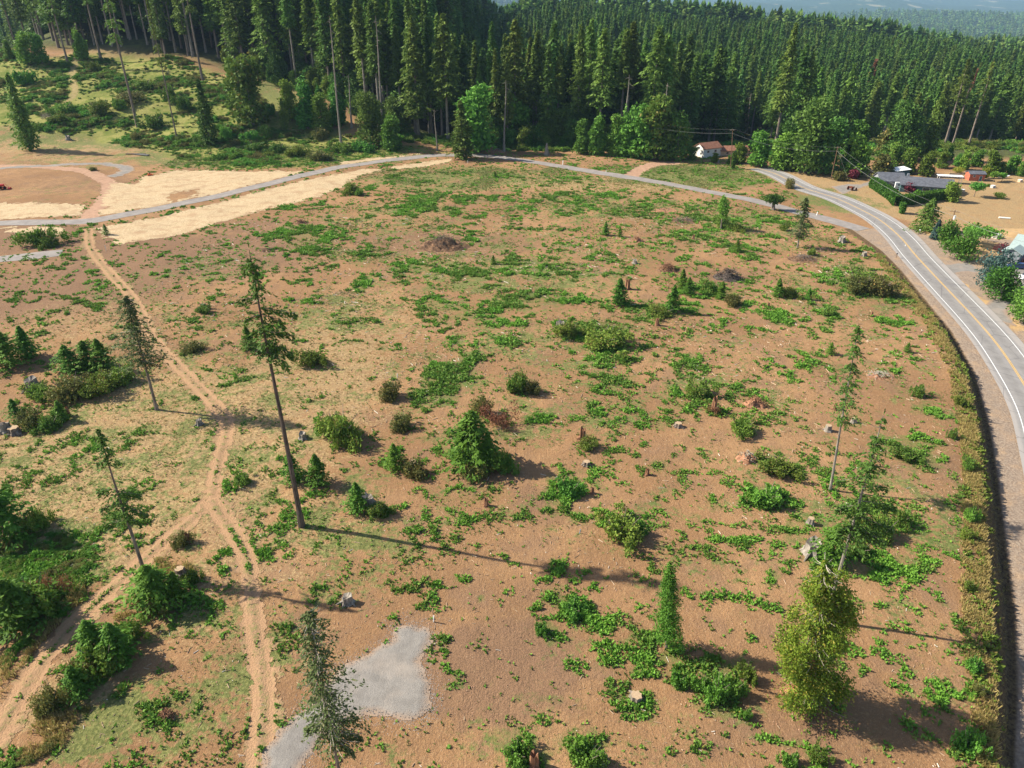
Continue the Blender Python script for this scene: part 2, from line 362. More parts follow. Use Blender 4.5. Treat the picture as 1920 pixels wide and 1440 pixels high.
# the near end leaves the frame: run it on beside the toe of the bank
_off = [Xtoe(y)+9.6 for y in (110., 95., 80., 60., 40., 10., -60.)]
_near = [np.array([x, y]) for x, y in zip(_off, (110., 95., 80., 60., 40., 10., -60.))]
_r = [q for q in _r if q[1] > 122]
ROAD = smooth_line([np.array([103., 303.]), np.array([107.5, 290.])]+_r+_near, 10)
LANE_PX = [(-60,424),(0,419),(90,417),(180,413),(300,391),(430,363),(550,333),(640,313),(740,299),(800,293),(850,291),(890,291),(960,298),(1100,320),(1230,341),(1330,360),(1420,378),(1500,399),(1560,414),(1622,432)]
LANE = smooth_line(pl(LANE_PX), 8)
TRK_A = smooth_line(pl([(165,430),(170,465),(205,512),(250,562),(285,632),(345,700),(408,765),(425,800),(408,870),(395,940)]), 8)
TRK_B = smooth_line(pl([(395,940),(345,985),(235,1080),(130,1180),(60,1270),(10,1350),(-40,1430)]), 8)
TRK_C = smooth_line(pl([(395,940),(430,990),(462,1050),(470,1110),(478,1180),(490,1260),(492,1340),(485,1440)]), 8)
TRK_D = smooth_line(pl([(-20,312),(70,313),(150,320),(195,337),(207,355),(195,378),(172,400),(160,418)]), 8)
TRK_E = smooth_line(pl([(145,108),(135,140),(140,170),(128,190)]), 8)
TRK_F = smooth_line(pl([(1180,332),(1200,318),(1230,308),(1262,306)]), 8)
SLP = pl([(-60,118),(60,112),(110,108),(160,98),(330,108),(440,150),(560,235),(700,262),(830,285),(760,290),(650,298),(560,312),(430,316),(370,310),(300,285),(200,268),(120,250),(60,245),(-60,235)])
GRAVEL_LOOP = smooth_line(pl([(0,316),(60,312),(130,308),(190,307),(228,312),(238,320),(215,330)]), 8)
FAR_LANE = smooth_line(pl([(-40,492),(0,486),(60,480),(120,474)]), 8)
STRAW = [pl([(213,340),(253,345),(267,333),(333,319),(450,321),(575,322),(517,338),(433,360),(317,386),(185,404),(195,375)]),
         pl([(-60,380),(60,380),(150,383),(160,388),(147,404),(60,408),(-60,414)]),
         pl([(180,428),(240,418),(333,398),(433,374),(533,347),(600,333),(690,316),(720,318),(672,330),(640,352),(600,367),(500,392),(400,419),(333,441),(230,458),(205,445)]),
         pl([(735,313),(800,303),(850,297),(846,303),(800,312),(740,318)]), pl([(640,303),(700,296),(790,288),(760,292),(690,305),(640,310)]),
         pl([(10,427),(70,425),(125,428),(110,440),(20,436)])]
PAD = pl([(770,1172),(800,1180),(812,1205),(796,1222),(782,1240),(806,1290),(808,1330),(790,1348),(775,1350),(690,1338),(640,1352),(600,1385),(560,1440),(540,1520),(480,1520),(492,1420),(520,1370),(580,1325),(640,1250),(690,1225),(735,1200),(745,1178)])
print('maps ready')

# ------------------------------------------------------------------ ground sheet
def gaxis(a, b, step, far_a, far_b, g=1.06):
    c = list(np.arange(a, b, step)); s = step; x = c[-1]
    while x < far_b: s *= g; x += s; c.append(x)
    s = step; x = c[0]; pre = []
    while x > far_a: s *= g; x -= s; pre.append(x)
    return np.array(pre[::-1]+c)
gx = gaxis(-215, 175, .8, -14000, 14000); gy = gaxis(25, 352, .8, -700, 16000, 1.045)
GX, GY = np.meshgrid(gx, gy); GZ = height(GX, GY)
FX, FY = GX.ravel(), GY.ravel()
near = (FY < 620) & (np.abs(FX) < 420)
def masked(fn, m):
    r = np.zeros(FX.shape); r[m] = fn(FX[m], FY[m]); return r
weed_a = masked(lambda a, b: patches(WEEDS, a, b), near)
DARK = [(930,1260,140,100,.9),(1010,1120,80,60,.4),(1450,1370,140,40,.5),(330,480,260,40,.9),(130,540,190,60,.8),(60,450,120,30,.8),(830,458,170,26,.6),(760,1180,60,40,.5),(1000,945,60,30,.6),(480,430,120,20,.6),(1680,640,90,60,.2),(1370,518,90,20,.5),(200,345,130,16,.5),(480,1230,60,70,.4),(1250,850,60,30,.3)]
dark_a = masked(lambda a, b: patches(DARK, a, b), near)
slp_a = np.zeros(FX.shape); _q = near & (FX < 0) & (FY > 280); slp_a[_q] = sstep(-4, 6, sdf_poly(FX[_q], FY[_q], SLP)+(fbm(FX[_q]/9, FY[_q]/9, 45, 3)-.5)*16)
thin_a = masked(lambda a, b: patches(THIN, a, b), near)
dry_a = masked(lambda a, b: patches(DRY, a, b), near)
def edge_y(x):     # distance at which the forest begins
    return np.interp(x, [-400,-300,-200,-130,-90,-62,-30,0,40,85,110,140,175,230,300], [520,500,470,430,400,362,350,346,346,352,345,372,410,415,400])
forest_a = np.maximum(sstep(-8, 12, FY-edge_y(FX)), sstep(318, 330, FY)*sstep(115, 135, FX))
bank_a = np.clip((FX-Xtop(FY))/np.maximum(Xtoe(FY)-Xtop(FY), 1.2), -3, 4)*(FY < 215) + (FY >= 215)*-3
far_a = sstep(1000, 1700, FY)
b = NB('field_ground')
P = b.pos()
big = b.noise(.035, P, 4, .55); mid = b.noise(.35, P, 4, .6); fine = b.noise(2.6, P, 4, .65); grit = b.noise(11, P, 2, .6)
dirt = b.mix(b.ramp(big, .38, .62), (.265,.145,.070), (.355,.203,.100))
dirt = b.mix(b.ramp(mid, .35, .68, 0, .55), dirt, (.24,.135,.068))
dirt = b.mix(b.ramp(fine, .5, .72, 0, .5), dirt, (.43,.275,.145))
dirt = b.mix(b.ramp(grit, .52, .70, 0, .7), dirt, (.13,.08,.055)); spk = b.noise(5.5, P, 3, .75); dirt = b.mix(b.ramp(spk, .55, .72, 0, .8), dirt, (.19,.115,.075)); dirt = b.mix(b.ramp(spk, .28, .42, .6, 0), dirt, (.45,.32,.18)); med = b.noise(.11, P, 5, .65); dirt = b.mix(b.ramp(med, .5, .66, 0, .45), dirt, (.21,.13,.085))
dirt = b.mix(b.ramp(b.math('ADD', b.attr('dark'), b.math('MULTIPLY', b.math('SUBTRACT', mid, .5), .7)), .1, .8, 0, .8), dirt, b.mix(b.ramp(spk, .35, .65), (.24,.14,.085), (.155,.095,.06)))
left = b.ramp(b.attr('dry'), .1, .9)
dryc = b.mix(b.ramp(mid, .3, .7), (.37,.255,.125), (.27,.18,.095)); dryc = b.mix(b.ramp(fine, .45, .7), dryc, (.47,.33,.165))
dn = b.math('ADD', b.math('MULTIPLY', left, .62), b.math('MULTIPLY', b.math('SUBTRACT', mid, .5), 1.6))
dn = b.math('ADD', dn, b.math('MULTIPLY', b.math('SUBTRACT', fine, .5), 1.0))
col = b.mix(b.math('MULTIPLY', b.ramp(dn, .15, .75), b.ramp(left, .02, .3)), dirt, dryc)
gn = b.noise(1.1, P, 4, .7); gn2 = b.noise(.16, P, 3, .6)
thin = b.attr('thin')
tf = b.math('ADD', b.math('MULTIPLY', thin, .74), b.math('MULTIPLY', b.math('SUBTRACT', gn, .5), 1.5))
tf = b.math('ADD', tf, b.math('MULTIPLY', b.math('SUBTRACT', gn2, .5), 1.5))
greenc = b.mix(b.ramp(fine, .4, .65), (.09,.125,.035), (.21,.225,.075))
col = b.mix(b.math('MULTIPLY', b.ramp(tf, .32, .58, 0, .85), b.ramp(thin, .0, .25)), col, greenc); col = b.mix(b.math('MULTIPLY', b.ramp(spk, .56, .68, 0, .7), b.ramp(tf, .05, .5)), col, (.10,.12,.04))
wf = b.math('ADD', b.attr('weed'), b.math('MULTIPLY', b.math('SUBTRACT', gn, .5), 1.8))
col = b.mix(b.math('MULTIPLY', b.ramp(wf, .30, 1.0, 0, .6), b.ramp(b.attr('weed'), .05, .3)), col, (.09,.15,.035))
chips = b.vor(1.6, b.mapv(P, (1, 1, 1), (0, 0, .6)))
col = b.mix(b.ramp(chips, .03, .075, .75, 0), col, (.62,.50,.36))
sl = b.mix(b.ramp(gn2, .35, .62), (.15,.18,.035), (.30,.27,.085)); sl = b.mix(b.ramp(fine, .4, .7, 0, .6), sl, (.10,.14,.03)); col = b.mix(b.math('MULTIPLY', b.attr('slp'), b.ramp(mid, .7, .8, 1, .3)), col, sl)
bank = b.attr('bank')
bk = b.mix(b.ramp(fine, .35, .65), (.075,.048,.03), (.19,.125,.06)); bn = b.math('ADD', b.attr('bank'), b.math('MULTIPLY', b.math('SUBTRACT', mid, .5), .9))  # brown bank soil, coloured darker to deepen the shade on the slope
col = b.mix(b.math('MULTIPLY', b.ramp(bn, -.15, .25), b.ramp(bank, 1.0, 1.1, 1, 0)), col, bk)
shd = b.mix(b.ramp(fine, .35, .7), (.24,.175,.13), (.37,.29,.22)); shd = b.mix(b.ramp(mid, .45, .7, 0, .6), shd, (.42,.28,.17))
col = b.mix(b.ramp(bank, .95, 1.1), col, shd)
col = b.mix(b.math('MULTIPLY', b.ramp(left, .3, .6), b.ramp(bank, 1.05, 1.2)), col, b.mix(b.ramp(mid, .3, .7), (.52,.34,.17), (.42,.27,.13)))
fl = b.mix(b.ramp(mid, .3, .7), (.06,.06,.03), (.10,.115,.035)); col = b.mix(b.attr('forest'), col, fl)
fh = b.noise(.02, P, 6, .7); fld = b.noise(.0038, b.mapv(P, (1, .45, 1)), 5, .6)
fc = b.mix(b.ramp(fh, .35, .65), (.018,.045,.02), (.045,.085,.035)); fc = b.mix(b.ramp(fld, .61, .66), fc, (.21,.20,.11))
col = b.mix(b.attr('far'), col, fc)
furrow = b.noise(2.2, b.mapv(P, (1.6, .12, 1), (0, 0, -.12)), 3, .6)
hb = b.math('ADD', b.math('MULTIPLY', spk, .09), b.math('MULTIPLY', fine, .14)); hb = b.math('ADD', hb, b.math('MULTIPLY', med, .3)); hb = b.math('ADD', hb, b.math('MULTIPLY', mid, .28))
hb = b.math('ADD', hb, b.math('MULTIPLY', furrow, .045)); hb = b.math('ADD', hb, b.math('MULTIPLY', grit, .035))
b.bsdf(col, .97, b.bump(hb, .9, 1.0), .08)
M['ground'] = b.m
ny, nx = GX.shape
idx = np.arange(nx*ny).reshape(ny, nx)
F = np.stack([idx[:-1, :-1], idx[:-1, 1:], idx[1:, 1:], idx[1:, :-1]], -1).reshape(-1, 4)
gm = mesh_from('ground', np.stack([FX, FY, GZ.ravel()], 1), F, [M['ground']],
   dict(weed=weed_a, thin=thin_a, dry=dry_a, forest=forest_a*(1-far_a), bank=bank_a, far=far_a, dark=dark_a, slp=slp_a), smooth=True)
ground = tag(link(bpy.data.objects.new('ground', gm)), 'brown cleared field with patchy weeds running out to forested hills', 'ground', kind='structure')
print('ground', len(FX))

# ------------------------------------------------------------------ sheets laid on the ground
def sheet(name, sdf, bbox, cell, mat, dz, label, cat, attr_fn=None, kind='structure', bow=0):
    xs = np.arange(bbox[0], bbox[2], cell); ys = np.arange(bbox[1], bbox[3], cell)
    X, Y = np.meshgrid(xs, ys); S = sdf(X, Y)
    k = (S[:-1, :-1] > 0) | (S[1:, 1:] > 0)
    i = np.arange(X.size).reshape(X.shape)
    F = np.stack([i[:-1, :-1][k], i[:-1, 1:][k], i[1:, 1:][k], i[1:, :-1][k]], -1)
    u, inv = np.unique(F, return_inverse=True)
    x, y = X.ravel()[u], Y.ravel()[u]; s = S.ravel()[u]
    z = height(x, y)+dz+bow*np.clip(s, 0, 1)
    at = {'d': s}
    if attr_fn: at.update(attr_fn(x, y))
    me = mesh_from(name, np.stack([x, y, z], 1), inv.reshape(F.shape), [mat], at, smooth=True)
    return tag(link(bpy.data.objects.new(name, me)), label, cat, kind=kind)
def bbox(P, m): P = np.asarray(P); return (P[:, 0].min()-m, P[:, 1].min()-m, P[:, 0].max()+m, P[:, 1].max()+m)
# straw
b = NB('straw_mulch'); P = b.pos(); n1 = b.noise(3.5, b.mapv(P, (1, .35, 1), (0, 0, .5)), 4, .7); n2 = b.noise(.25, P, 4, .6); n3 = b.noise(1.2, P, 3, .6)
c = b.mix(b.ramp(n1, .35, .65), (.38,.275,.16), (.56,.425,.265)); c = b.mix(b.ramp(n2, .45, .7, 0, .85), c, (.36,.235,.135))
c = b.mix(b.ramp(n3, .60, .72, 0, .6), c, (.2,.2,.07)); b.bsdf(c, .9, b.bump(n1, .7, .15), .1); M['straw'] = b.m
bare = pl([(312,375),(345,352),(372,372),(360,382),(318,388)])
for i, S in enumerate(STRAW):
    def f(X, Y, S=S, i=i):
        s = sdf_poly(X, Y, S)
        r = np.minimum(s, dist_line(X, Y, LANE)-3.6) + (fbm(X/1.6, Y/1.6, 5)-.5)*4.2+(fbm(X/.5, Y/.5, 8, 2)-.5)*1.2
        r = r-14*np.clip(fbm(X/3.2, Y/1.6, 61, 4)-.60, 0, 1)-3.0*np.clip(fbm(X/.9, Y/.6, 62, 2)-.72, 0, 1)*(s < 3)
        if i == 0:
            q = G(343, 366); r = np.minimum(r, np.hypot(X-q[0], (Y-q[1])*.6)-5.0+(fbm(X/1.5, Y/1.5, 2)-.5)*7)
        return r
    sheet('straw_mulch', f, bbox(S, 2), .38, M['straw'], .035,
      ['pale straw mulch spread above the grey lane','pale straw strip at the left end above the lane','pale straw mulch along the field side of the lane',
       'thin straw strip under the crest of the lane','narrow straw verge above the lane by the brush','small straw scrap beside the dark bush left of the track'][i], 'straw mulch', kind='stuff')
# asphalt lane and road
b = NB('asphalt'); P = b.pos(); n1 = b.noise(.5, P, 4, .6); n2 = b.noise(14, P, 2); n3 = b.noise(.08, P, 3)
lat = b.attr('lat')
c = b.mix(b.ramp(n1, .3, .7), (.205,.19,.178), (.26,.242,.225)); c = b.mix(b.ramp(n2, .4, .7, 0, .35), c, (.16,.155,.165))
wear = b.math('ABSOLUTE', b.math('SUBTRACT', b.math('ABSOLUTE', lat), 1.8)); c = b.mix(b.ramp(wear, .3, 1.1, 0, .28), c, (.33,.31,.30))
c = b.mix(b.ramp(b.math('ABSOLUTE', lat), 3.9, 4.5, 0, .6), c, (.38,.34,.31)); crack = b.vor(.22, b.mapv(P, (1, .5, 1)), 'DISTANCE_TO_EDGE')
c = b.mix(b.ramp(crack, .0, .018, .45, 0), c, (.09,.085,.09)); c = b.mix(b.ramp(n3, .55, .7, 0, .25), c, (.16,.155,.17))
b.bsdf(c, .85, b.bump(n2, .25, .02), .25); M['asphalt'] = b.m
b = NB('lane_asphalt'); P = b.pos(); n1 = b.noise(.4, P, 4, .6); n2 = b.noise(9, P, 2)
c = b.mix(b.ramp(n1, .3, .7), (.23,.205,.19), (.31,.275,.25)); c = b.mix(b.ramp(n2, .4, .7, 0, .4), c, (.19,.17,.165))
b.bsdf(c, .9, b.bump(n2, .3, .03), .15); M['lane'] = b.m
def ribbon(name, L, offs, mat, dz, label, cat, zf=None, parent=None, kind='structure', ends=None):
    L = np.asarray(L); t = np.gradient(L, axis=0); t /= np.linalg.norm(t, axis=1)[:, None]; nrm = np.stack([t[:, 1], -t[:, 0]], 1)
    V = []; A = []
    for o in offs:
        q = L+nrm*o; z = (height(q[:, 0], q[:, 1]) if zf is None else zf(q[:, 0], q[:, 1]))+dz
        V.append(np.stack([q[:, 0], q[:, 1], z], 1)); A.append(np.full(len(L), o))
    V = np.stack(V, 1); n, m = V.shape[:2]; i = np.arange(n*m).reshape(n, m)
    F = np.stack([i[:-1, :-1], i[:-1, 1:], i[1:, 1:], i[1:, :-1]], -1).reshape(-1, 4)
    me = mesh_from(name, V.reshape(-1, 3), F, [mat], {'lat': np.stack(A, 1).ravel()}, smooth=True)
    o = link(bpy.data.objects.new(name, me), parent)
    if label: tag(o, label, cat, kind=kind)
    return o
if ROAD[0][1] > ROAD[-1][1]: ROAD = ROAD[::-1].copy()
def resample(L, step):
    L = np.asarray(L); s = np.r_[0, np.cumsum(np.linalg.norm(np.diff(L, axis=0), axis=1))]; q = np.arange(0, s[-1], step)
    return np.stack([np.interp(q, s, L[:, 0]), np.interp(q, s, L[:, 1])], 1)
ROADF = resample(ROAD, 1.0)
for _ in range(30): ROADF[1:-1] = (ROADF[:-2]+2*ROADF[1:-1]+ROADF[2:])/4
rz_ = lambda x, y: np.maximum(height(x, y), zroad(y)) if False else zroad(y)+.04
road = ribbon('road', ROADF, np.linspace(-4.9, 5.6, 12), M['asphalt'], .05, 'two lane grey asphalt road curving down the right side', 'road', rz_)
M['white'] = plain('white_road_paint', (.78,.78,.76), .6, .3, var=.06); M['yellow_paint'] = plain('yellow_road_paint', (.72,.42,.07), .6, .3, var=.08)
for off, w_, mt in ((-3.5,.075,'white'),(3.5,.075,'white'),(-.14,.06,'yellow_paint'),(.14,.06,'yellow_paint')):
    ribbon('road_line', ROADF, [off-w_, off+w_], M[mt], .062, None, None, rz_, road)
lane_w = 3.0
LANEF = resample(LANE, 1.0)
ribbon('lane', LANEF, np.linspace(-lane_w, lane_w, 9), M['lane'], .07, 'grey paved lane curving across the top of the cleared field', 'lane')
M['gravel'] = None
b = NB('grey_gravel'); P = b.pos(); n1 = b.noise(.6, P, 4, .6); n2 = b.noise(9, P, 3, .7); n4 = b.noise(2.5, b.mapv(P, (1, .3, 1), (0, 0, .9)), 3)
c = b.mix(b.ramp(n1, .3, .7), (.215,.195,.175), (.28,.255,.23)); c = b.mix(b.ramp(n2, .4, .7, 0, .5), c, (.16,.145,.13)); d = b.attr('d')
c = b.mix(b.ramp(b.math('ADD', d, n1), .35, 1.5, .75, 0), c, (.36,.24,.16)); n5 = b.noise(.22, P, 4, .6); c = b.mix(b.ramp(n5, .48, .68, 0, .5), c, (.36,.30,.25))
b.bsdf(c, .95, b.bump(b.math('ADD', n2, b.math('MULTIPLY', n4, .4)), .8, .08), .1); M['gravel'] = b.m
sheet('gravel_pad', lambda X, Y: sdf_poly(X, Y, PAD)+(fbm(X/1.2, Y/1.2, 4)-.5)*.9, bbox(PAD, 2), .16, M['gravel'], .04,
      'grey gravel pad tapering to a driveway at the bottom', 'gravel pad', bow=.12)
sheet('gravel_loop', lambda X, Y: 2.2-dist_line(X, Y, GRAVEL_LOOP)+(fbm(X/2, Y/2, 4)-.5)*3.5, bbox(GRAVEL_LOOP, 5), .5, M['gravel'], .045,
      'faint grey gravel turning loop at upper left', 'gravel loop')
ribbon('gravel_drive', resample(FAR_LANE, 1), [-3, 0, 3], M['lane'], .06, 'short pale grey driveway end at the left edge', 'driveway')
# wheel tracks
b = NB('wheel_track'); P = b.pos(); dd = b.attr('dl'); n1 = b.noise(1.3, P, 4, .65); n2 = b.noise(5, P, 3, .6); fl_ = b.noise(.5, P, 3)
rut = b.ramp(b.math('ADD', b.math('ABSOLUTE', b.math('SUBTRACT', dd, .85)), b.math('MULTIPLY', b.math('SUBTRACT', n1, .5), .95)), .05, .85, .9, 0)
c = b.mix(b.ramp(fl_, .35, .65), (.33,.205,.115), (.27,.165,.095)); c = b.mix(b.ramp(n2, .4, .7, 0, .6), c, (.40,.26,.15)); c = b.mix(b.ramp(n1, .46, .66, 0, .75), c, (.17,.18,.06))
rc = b.mix(b.ramp(n2, .3, .7), (.43,.26,.145), (.35,.205,.115)); c = b.mix(rut, c, rc)
b.bsdf(c, .97, b.bump(b.math('SUBTRACT', n2, b.math('MULTIPLY', rut, .5)), .8, .16), .08); M['track'] = b.m
b = NB('bare_dirt_drive'); P = b.pos(); n1 = b.noise(.7, P, 4, .65); n2 = b.noise(2.4, b.mapv(P, (1.5, .25, 1), (0, 0, -.3)), 3, .6)
c = b.mix(b.ramp(n1, .3, .7), (.44,.27,.18), (.33,.20,.13)); b.bsdf(c, .97, b.bump(n2, .8, .15), .08); M['dirtdrive'] = b.m
def track(L, half, mat, label, cell=.2, dz=.03, group=None):
    o = sheet('dirt_track', lambda X, Y: half-dist_line(X, Y, L)+(fbm(X/.9, Y/.9, 21, 3)-.5)*2.2+(fbm(X/4, Y/4, 22, 2)-.5)*1.4, bbox(L, half+2), cell, mat, dz, label, 'dirt track',
        lambda x, y: {'dl': dist_line(x, y, L)})
    return o
track(TRK_A, 1.45, M['track'], 'two rut dirt track winding down from the lane to the fork')
track(TRK_B, 1.45, M['track'], 'left branch of the two rut track below the fork', .16, .034)
track(TRK_C, 1.35, M['track'], 'right branch of the two rut track below the fork', .16, .038)
track(TRK_D, 2.7, M['dirtdrive'], 'wide bare dirt drive curving between the straw patches', .4)
b = NB('grassy_trail'); P = b.pos(); b.bsdf(b.mix(b.ramp(b.noise(.6, P, 4, .6), .35, .65), (.34,.25,.12), (.24,.21,.08)), .97, None, .05); M['trail'] = b.m
track(TRK_E, 1.5, M['trail'], 'faint dirt trail climbing the brushy slope', .5)
track(TRK_F, 3.2, M['dirtdrive'], 'reddish dirt drive leaving the lane toward the trees', .4)
# ------------------------------------------------------------------ plant builders
def unit(v): return v/np.maximum(np.linalg.norm(v, axis=-1, keepdims=True), 1e-9)
def cards(C, U, S, asp, g, tilt=.5):
    """diamond leaf faces centred C, long axis U, half length S, width ratio asp"""
    n = len(C); U = unit(U); R = g.normal(size=(n, 3))*tilt+np.array([0, 0, 1.0])
    Wd = unit(np.cross(U, R)); S = np.broadcast_to(S, (n,))[:, None]; A = np.broadcast_to(asp, (n,))[:, None]
    q = np.stack([C-U*S, C+Wd*S*A-U*S*.15, C+U*S, C-Wd*S*A-U*S*.15], 1)
    return q
def card_mesh(name, Q, mat, g=None, extra=None):
    Q = Q.reshape(-1, 4, 3); V = Q.reshape(-1, 3); F = np.arange(len(V)).reshape(-1, 4)
    return mesh_from(name, V, F, [mat], fattrs={'v': (g or rng).random(len(F))})
def conifer_cards(g, H, zb, R, nb, m, k, leaf, droop=.25, irr=.3, shape=.85, bias=0, ba=0, low=.12, up=0., gaps=0, asp=.42):
    t = (np.arange(nb)+g.random(nb)*.8)/nb; t = t**1.05
    if gaps: t = t[(np.sin(t*gaps*6.28+g.random()*6) > -.45) | (g.random(len(t)) < .15)]
    nb = len(t); z = zb+(H-zb)*t
    L = R*((1-t)**shape)*np.minimum(1, .45+t/low*.55)*(1+irr*g.normal(size=nb)).clip(.35, 1.7)+.12*leaf
    a = np.arange(nb)*2.39996+g.random(nb)*.9
    if bias: L = L*(1+bias*np.cos(a-ba)).clip(.25, 2)
    s = (np.arange(m)+.5)/m; s = .12+.88*s
    A = a[:, None, None]; LL = L[:, None, None]; sv = np.broadcast_to(s[None, :, None], (nb, m, k))+g.normal(size=(nb, m, k))*.04
    r = LL*sv; side = g.normal(size=(nb, m, k))*(LL*.20*(1.15-sv)+leaf*.35)
    dz = -droop*LL*(sv**1.4)+up*LL*sv**2+g.normal(size=(nb, m, k))*leaf*.35
    x = np.cos(A)*r-np.sin(A)*side; y = np.sin(A)*r+np.cos(A)*side; zz = z[:, None, None]+dz
    C = np.stack(np.broadcast_arrays(x, y, zz), -1).reshape(-1, 3)
    ang = A+g.normal(size=(nb, m, k))*.7; dn = -.35-.5*sv*droop+g.normal(size=(nb, m, k))*.3
    U = np.stack(np.broadcast_arrays(np.cos(ang), np.sin(ang), dn), -1).reshape(-1, 3)
    S = leaf*(.6+.7*g.random(len(C)))
    top = np.array([[0, 0, H-leaf*.2]]); C = np.vstack([C, top+g.normal(size=(6, 3))*leaf*np.array([.15, .15, .5])])
    U = np.vstack([U, np.tile([0, 0, 1.], (6, 1))]); S = np.r_[S, np.full(6, leaf*.8)]
    return cards(C, U, S, asp, g, .6)
def blob_cards(g, lobes, n, leaf, asp=.6, shell=.55):
    """leafy lobes: (x, y, z, rx, rz)"""
    lobes = np.array(lobes, float); vol = lobes[:, 3]**1.6*lobes[:, 4]**.8; pick = g.choice(len(lobes), n, p=vol/vol.sum())
    lb = lobes[pick]; d = unit(g.normal(size=(n, 3))); rr = (shell+(1-shell)*g.random(n))**.8
    bump = 1+.22*np.sin(d[:, 0]*5+pick)*np.sin(d[:, 1]*6+pick*2)+.15*g.normal(size=n)
    C = lb[:, :3]+d*(rr*bump)[:, None]*np.stack([lb[:, 3], lb[:, 3], lb[:, 4]], 1)
    U = unit(g.normal(size=(n, 3))+d*.6); return cards(C, U, leaf*(.6+.8*g.random(n)), asp, g, 1.2)
def lobes_for(g, R, H, n, z0=0., squash=.8):
    out = []
    for i in range(n):
        t = i/max(n-1, 1); zc = z0+(H-z0)*(.25+.62*g.random()); rr = R*(1-.55*((zc-z0)/(H-z0))**2)
        a = g.random()*6.28; q = rr*math.sqrt(g.random())*.62; s = R*(.34+.22*g.random())
        out.append((math.cos(a)*q, math.sin(a)*q, zc, s, s*squash))
    out.append((0, 0, z0+(H-z0)*.55, R*.55, (H-z0)*.38)); return out
def trunk_mb(H, r0, r1=.05, lean=(0, 0), bend=.0, seg=7, n=8, rr=None, stubs=0, z0=-.4, stubr=(.3, .9), stubl=1.0):
    rr = rr or random.Random(3); m = MB(); px = rr.uniform(0, 6); pts = []; rad = []
    f = lambda t: (lean[0]*t+bend*math.sin(t*5+px)*t, lean[1]*t+bend*math.cos(t*4+px)*t, z0+(H-z0)*t)
    for i in range(seg+1):
        t = i/seg; pts.append(f(t)); rad.append(r0*(1-t)**.8*(1+.45*max(0, 1-t*14))+r1)
    m.tube(pts, rad, n)
    for i in range(stubs):
        t = rr.uniform(*stubr); p = f(t); a = rr.uniform(0, 6.28); L = stubl*rr.uniform(.4, 1.4)
        m.tube([p, (p[0]+math.cos(a)*L, p[1]+math.sin(a)*L, p[2]+L*rr.uniform(-.5, .15))], [max(.02, r0*.12), .012], 4, False)
    return m
def put(name, me, parent=None): return link(bpy.data.objects.new(name, me), parent)
USED = set()
class Kind:
    """first use moves the model itself, later uses copy it with its parts"""
    def __init__(s, root): s.root = root; s.first = True
    def place(s, loc, rz, sc, label, group=None):
        if s.first:
            s.first = False; r = s.root; r.location = loc; r.rotation_euler = (0, 0, rz)
            r.scale = (sc, sc, sc) if not hasattr(sc, '__len__') else sc; r['label'] = label
            if group: r['group'] = group
            return r
        return dup(s.root, loc, rz, sc, label, group)
def tree_kind(name, cat, Q, mat, tr, trmat, g):
    r = thing(name, (0, 0, 0), 'x', cat); put('crown', card_mesh(name+'_crown', Q, mat, g), r); tr.build('trunk', trmat, r); return Kind(r)

# ------------------------------------------------------------------ forest conifers (50 m tall kinds, scaled when placed)
ftypes = []
for i in range(6):
    g = np.random.default_rng(100+i); H = 50; zb = [16, 22, 9, 26, 13, 19][i]
    Q = conifer_cards(g, H, zb, [5.2, 4.4, 6.8, 3.9, 5.9, 7.2][i], 120, 7, 3, .88, droop=[.35, .3, .4, .3, .25, .38][i], irr=.28, shape=[.7, .62, .85, .6, .75, .68][i], up=.08)
    ftypes.append(tree_kind('conifer_tree', 'conifer', Q, M['fir'], trunk_mb(47, .55, .08, stubs=26, stubr=(.12, .6), stubl=1.6, rr=random.Random(i)), M['barkg' if i % 2 else 'bark'], g))
deep = []
for i in range(4):       # narrower, fuller: what shows of trees deep in the stand
    g = np.random.default_rng(130+i)
    Q = conifer_cards(g, 42, 8, [4.6, 6.2, 3.9, 5.4][i], 85, 6, 2, 1.1, droop=.32, irr=.32, shape=[.8, .95, .65, .75][i], up=.05)
    deep.append(tree_kind('conifer_tree', 'conifer', Q, M['solo' if i == 3 else 'firfar'], trunk_mb(40, .45, .08, seg=4, n=6), M['barkd'], g))
LAB_F = {'edge': 'tall dark conifer with a bare lower trunk in the front rank of the dense forest',
         'left': 'very tall dark conifer of the dense stand crowning the brushy slope at upper left',
         'deep': 'dark green conifer packed among others in the forest covering the valley side'}
# candidate sites
g = np.random.default_rng(5); sites = []
y = 345.0
while y < 1150:
    sp = 8.6 + max(0, y-420)*.006; x0, x1 = -.80*y-30, .80*y+40
    xs = np.arange(x0, x1, sp)+g.uniform(-.45, .45, len(np.arange(x0, x1, sp)))*sp; ys = y+g.uniform(-.45, .45, len(xs))*sp
    e = edge_y(xs); ok = (ys > e+2)
    ok &= ~((ys < e+14) & (g.random(len(xs)) < .25))
    px, py = project(xs, ys, height(xs, ys))
    ok &= ~((px < 75) & (ys > 505) & (g.random(len(xs)) < .93))             # far hills show through at the top left corner
    ok &= ~((np.abs(px-1335) < 45) & (ys < 395) & (py > 210))               # clearing of the white house
    ok &= ~((np.abs(px-1400) < 32) & (ys < 470) & (py > 205))
    for a, b2 in zip(xs[ok], ys[ok]): sites.append((a, b2))
    y += sp*.95
sites = np.array(sites); sz = height(sites[:, 0], sites[:, 1])
hf = np.where(sites[:, 0] < -40, 52, np.where(sites[:, 1] < 420, 47, 39))*(1+.17*g.normal(size=len(sites))).clip(.55, 1.17)
hf *= np.where(sites[:, 0] > 150, .9, 1)
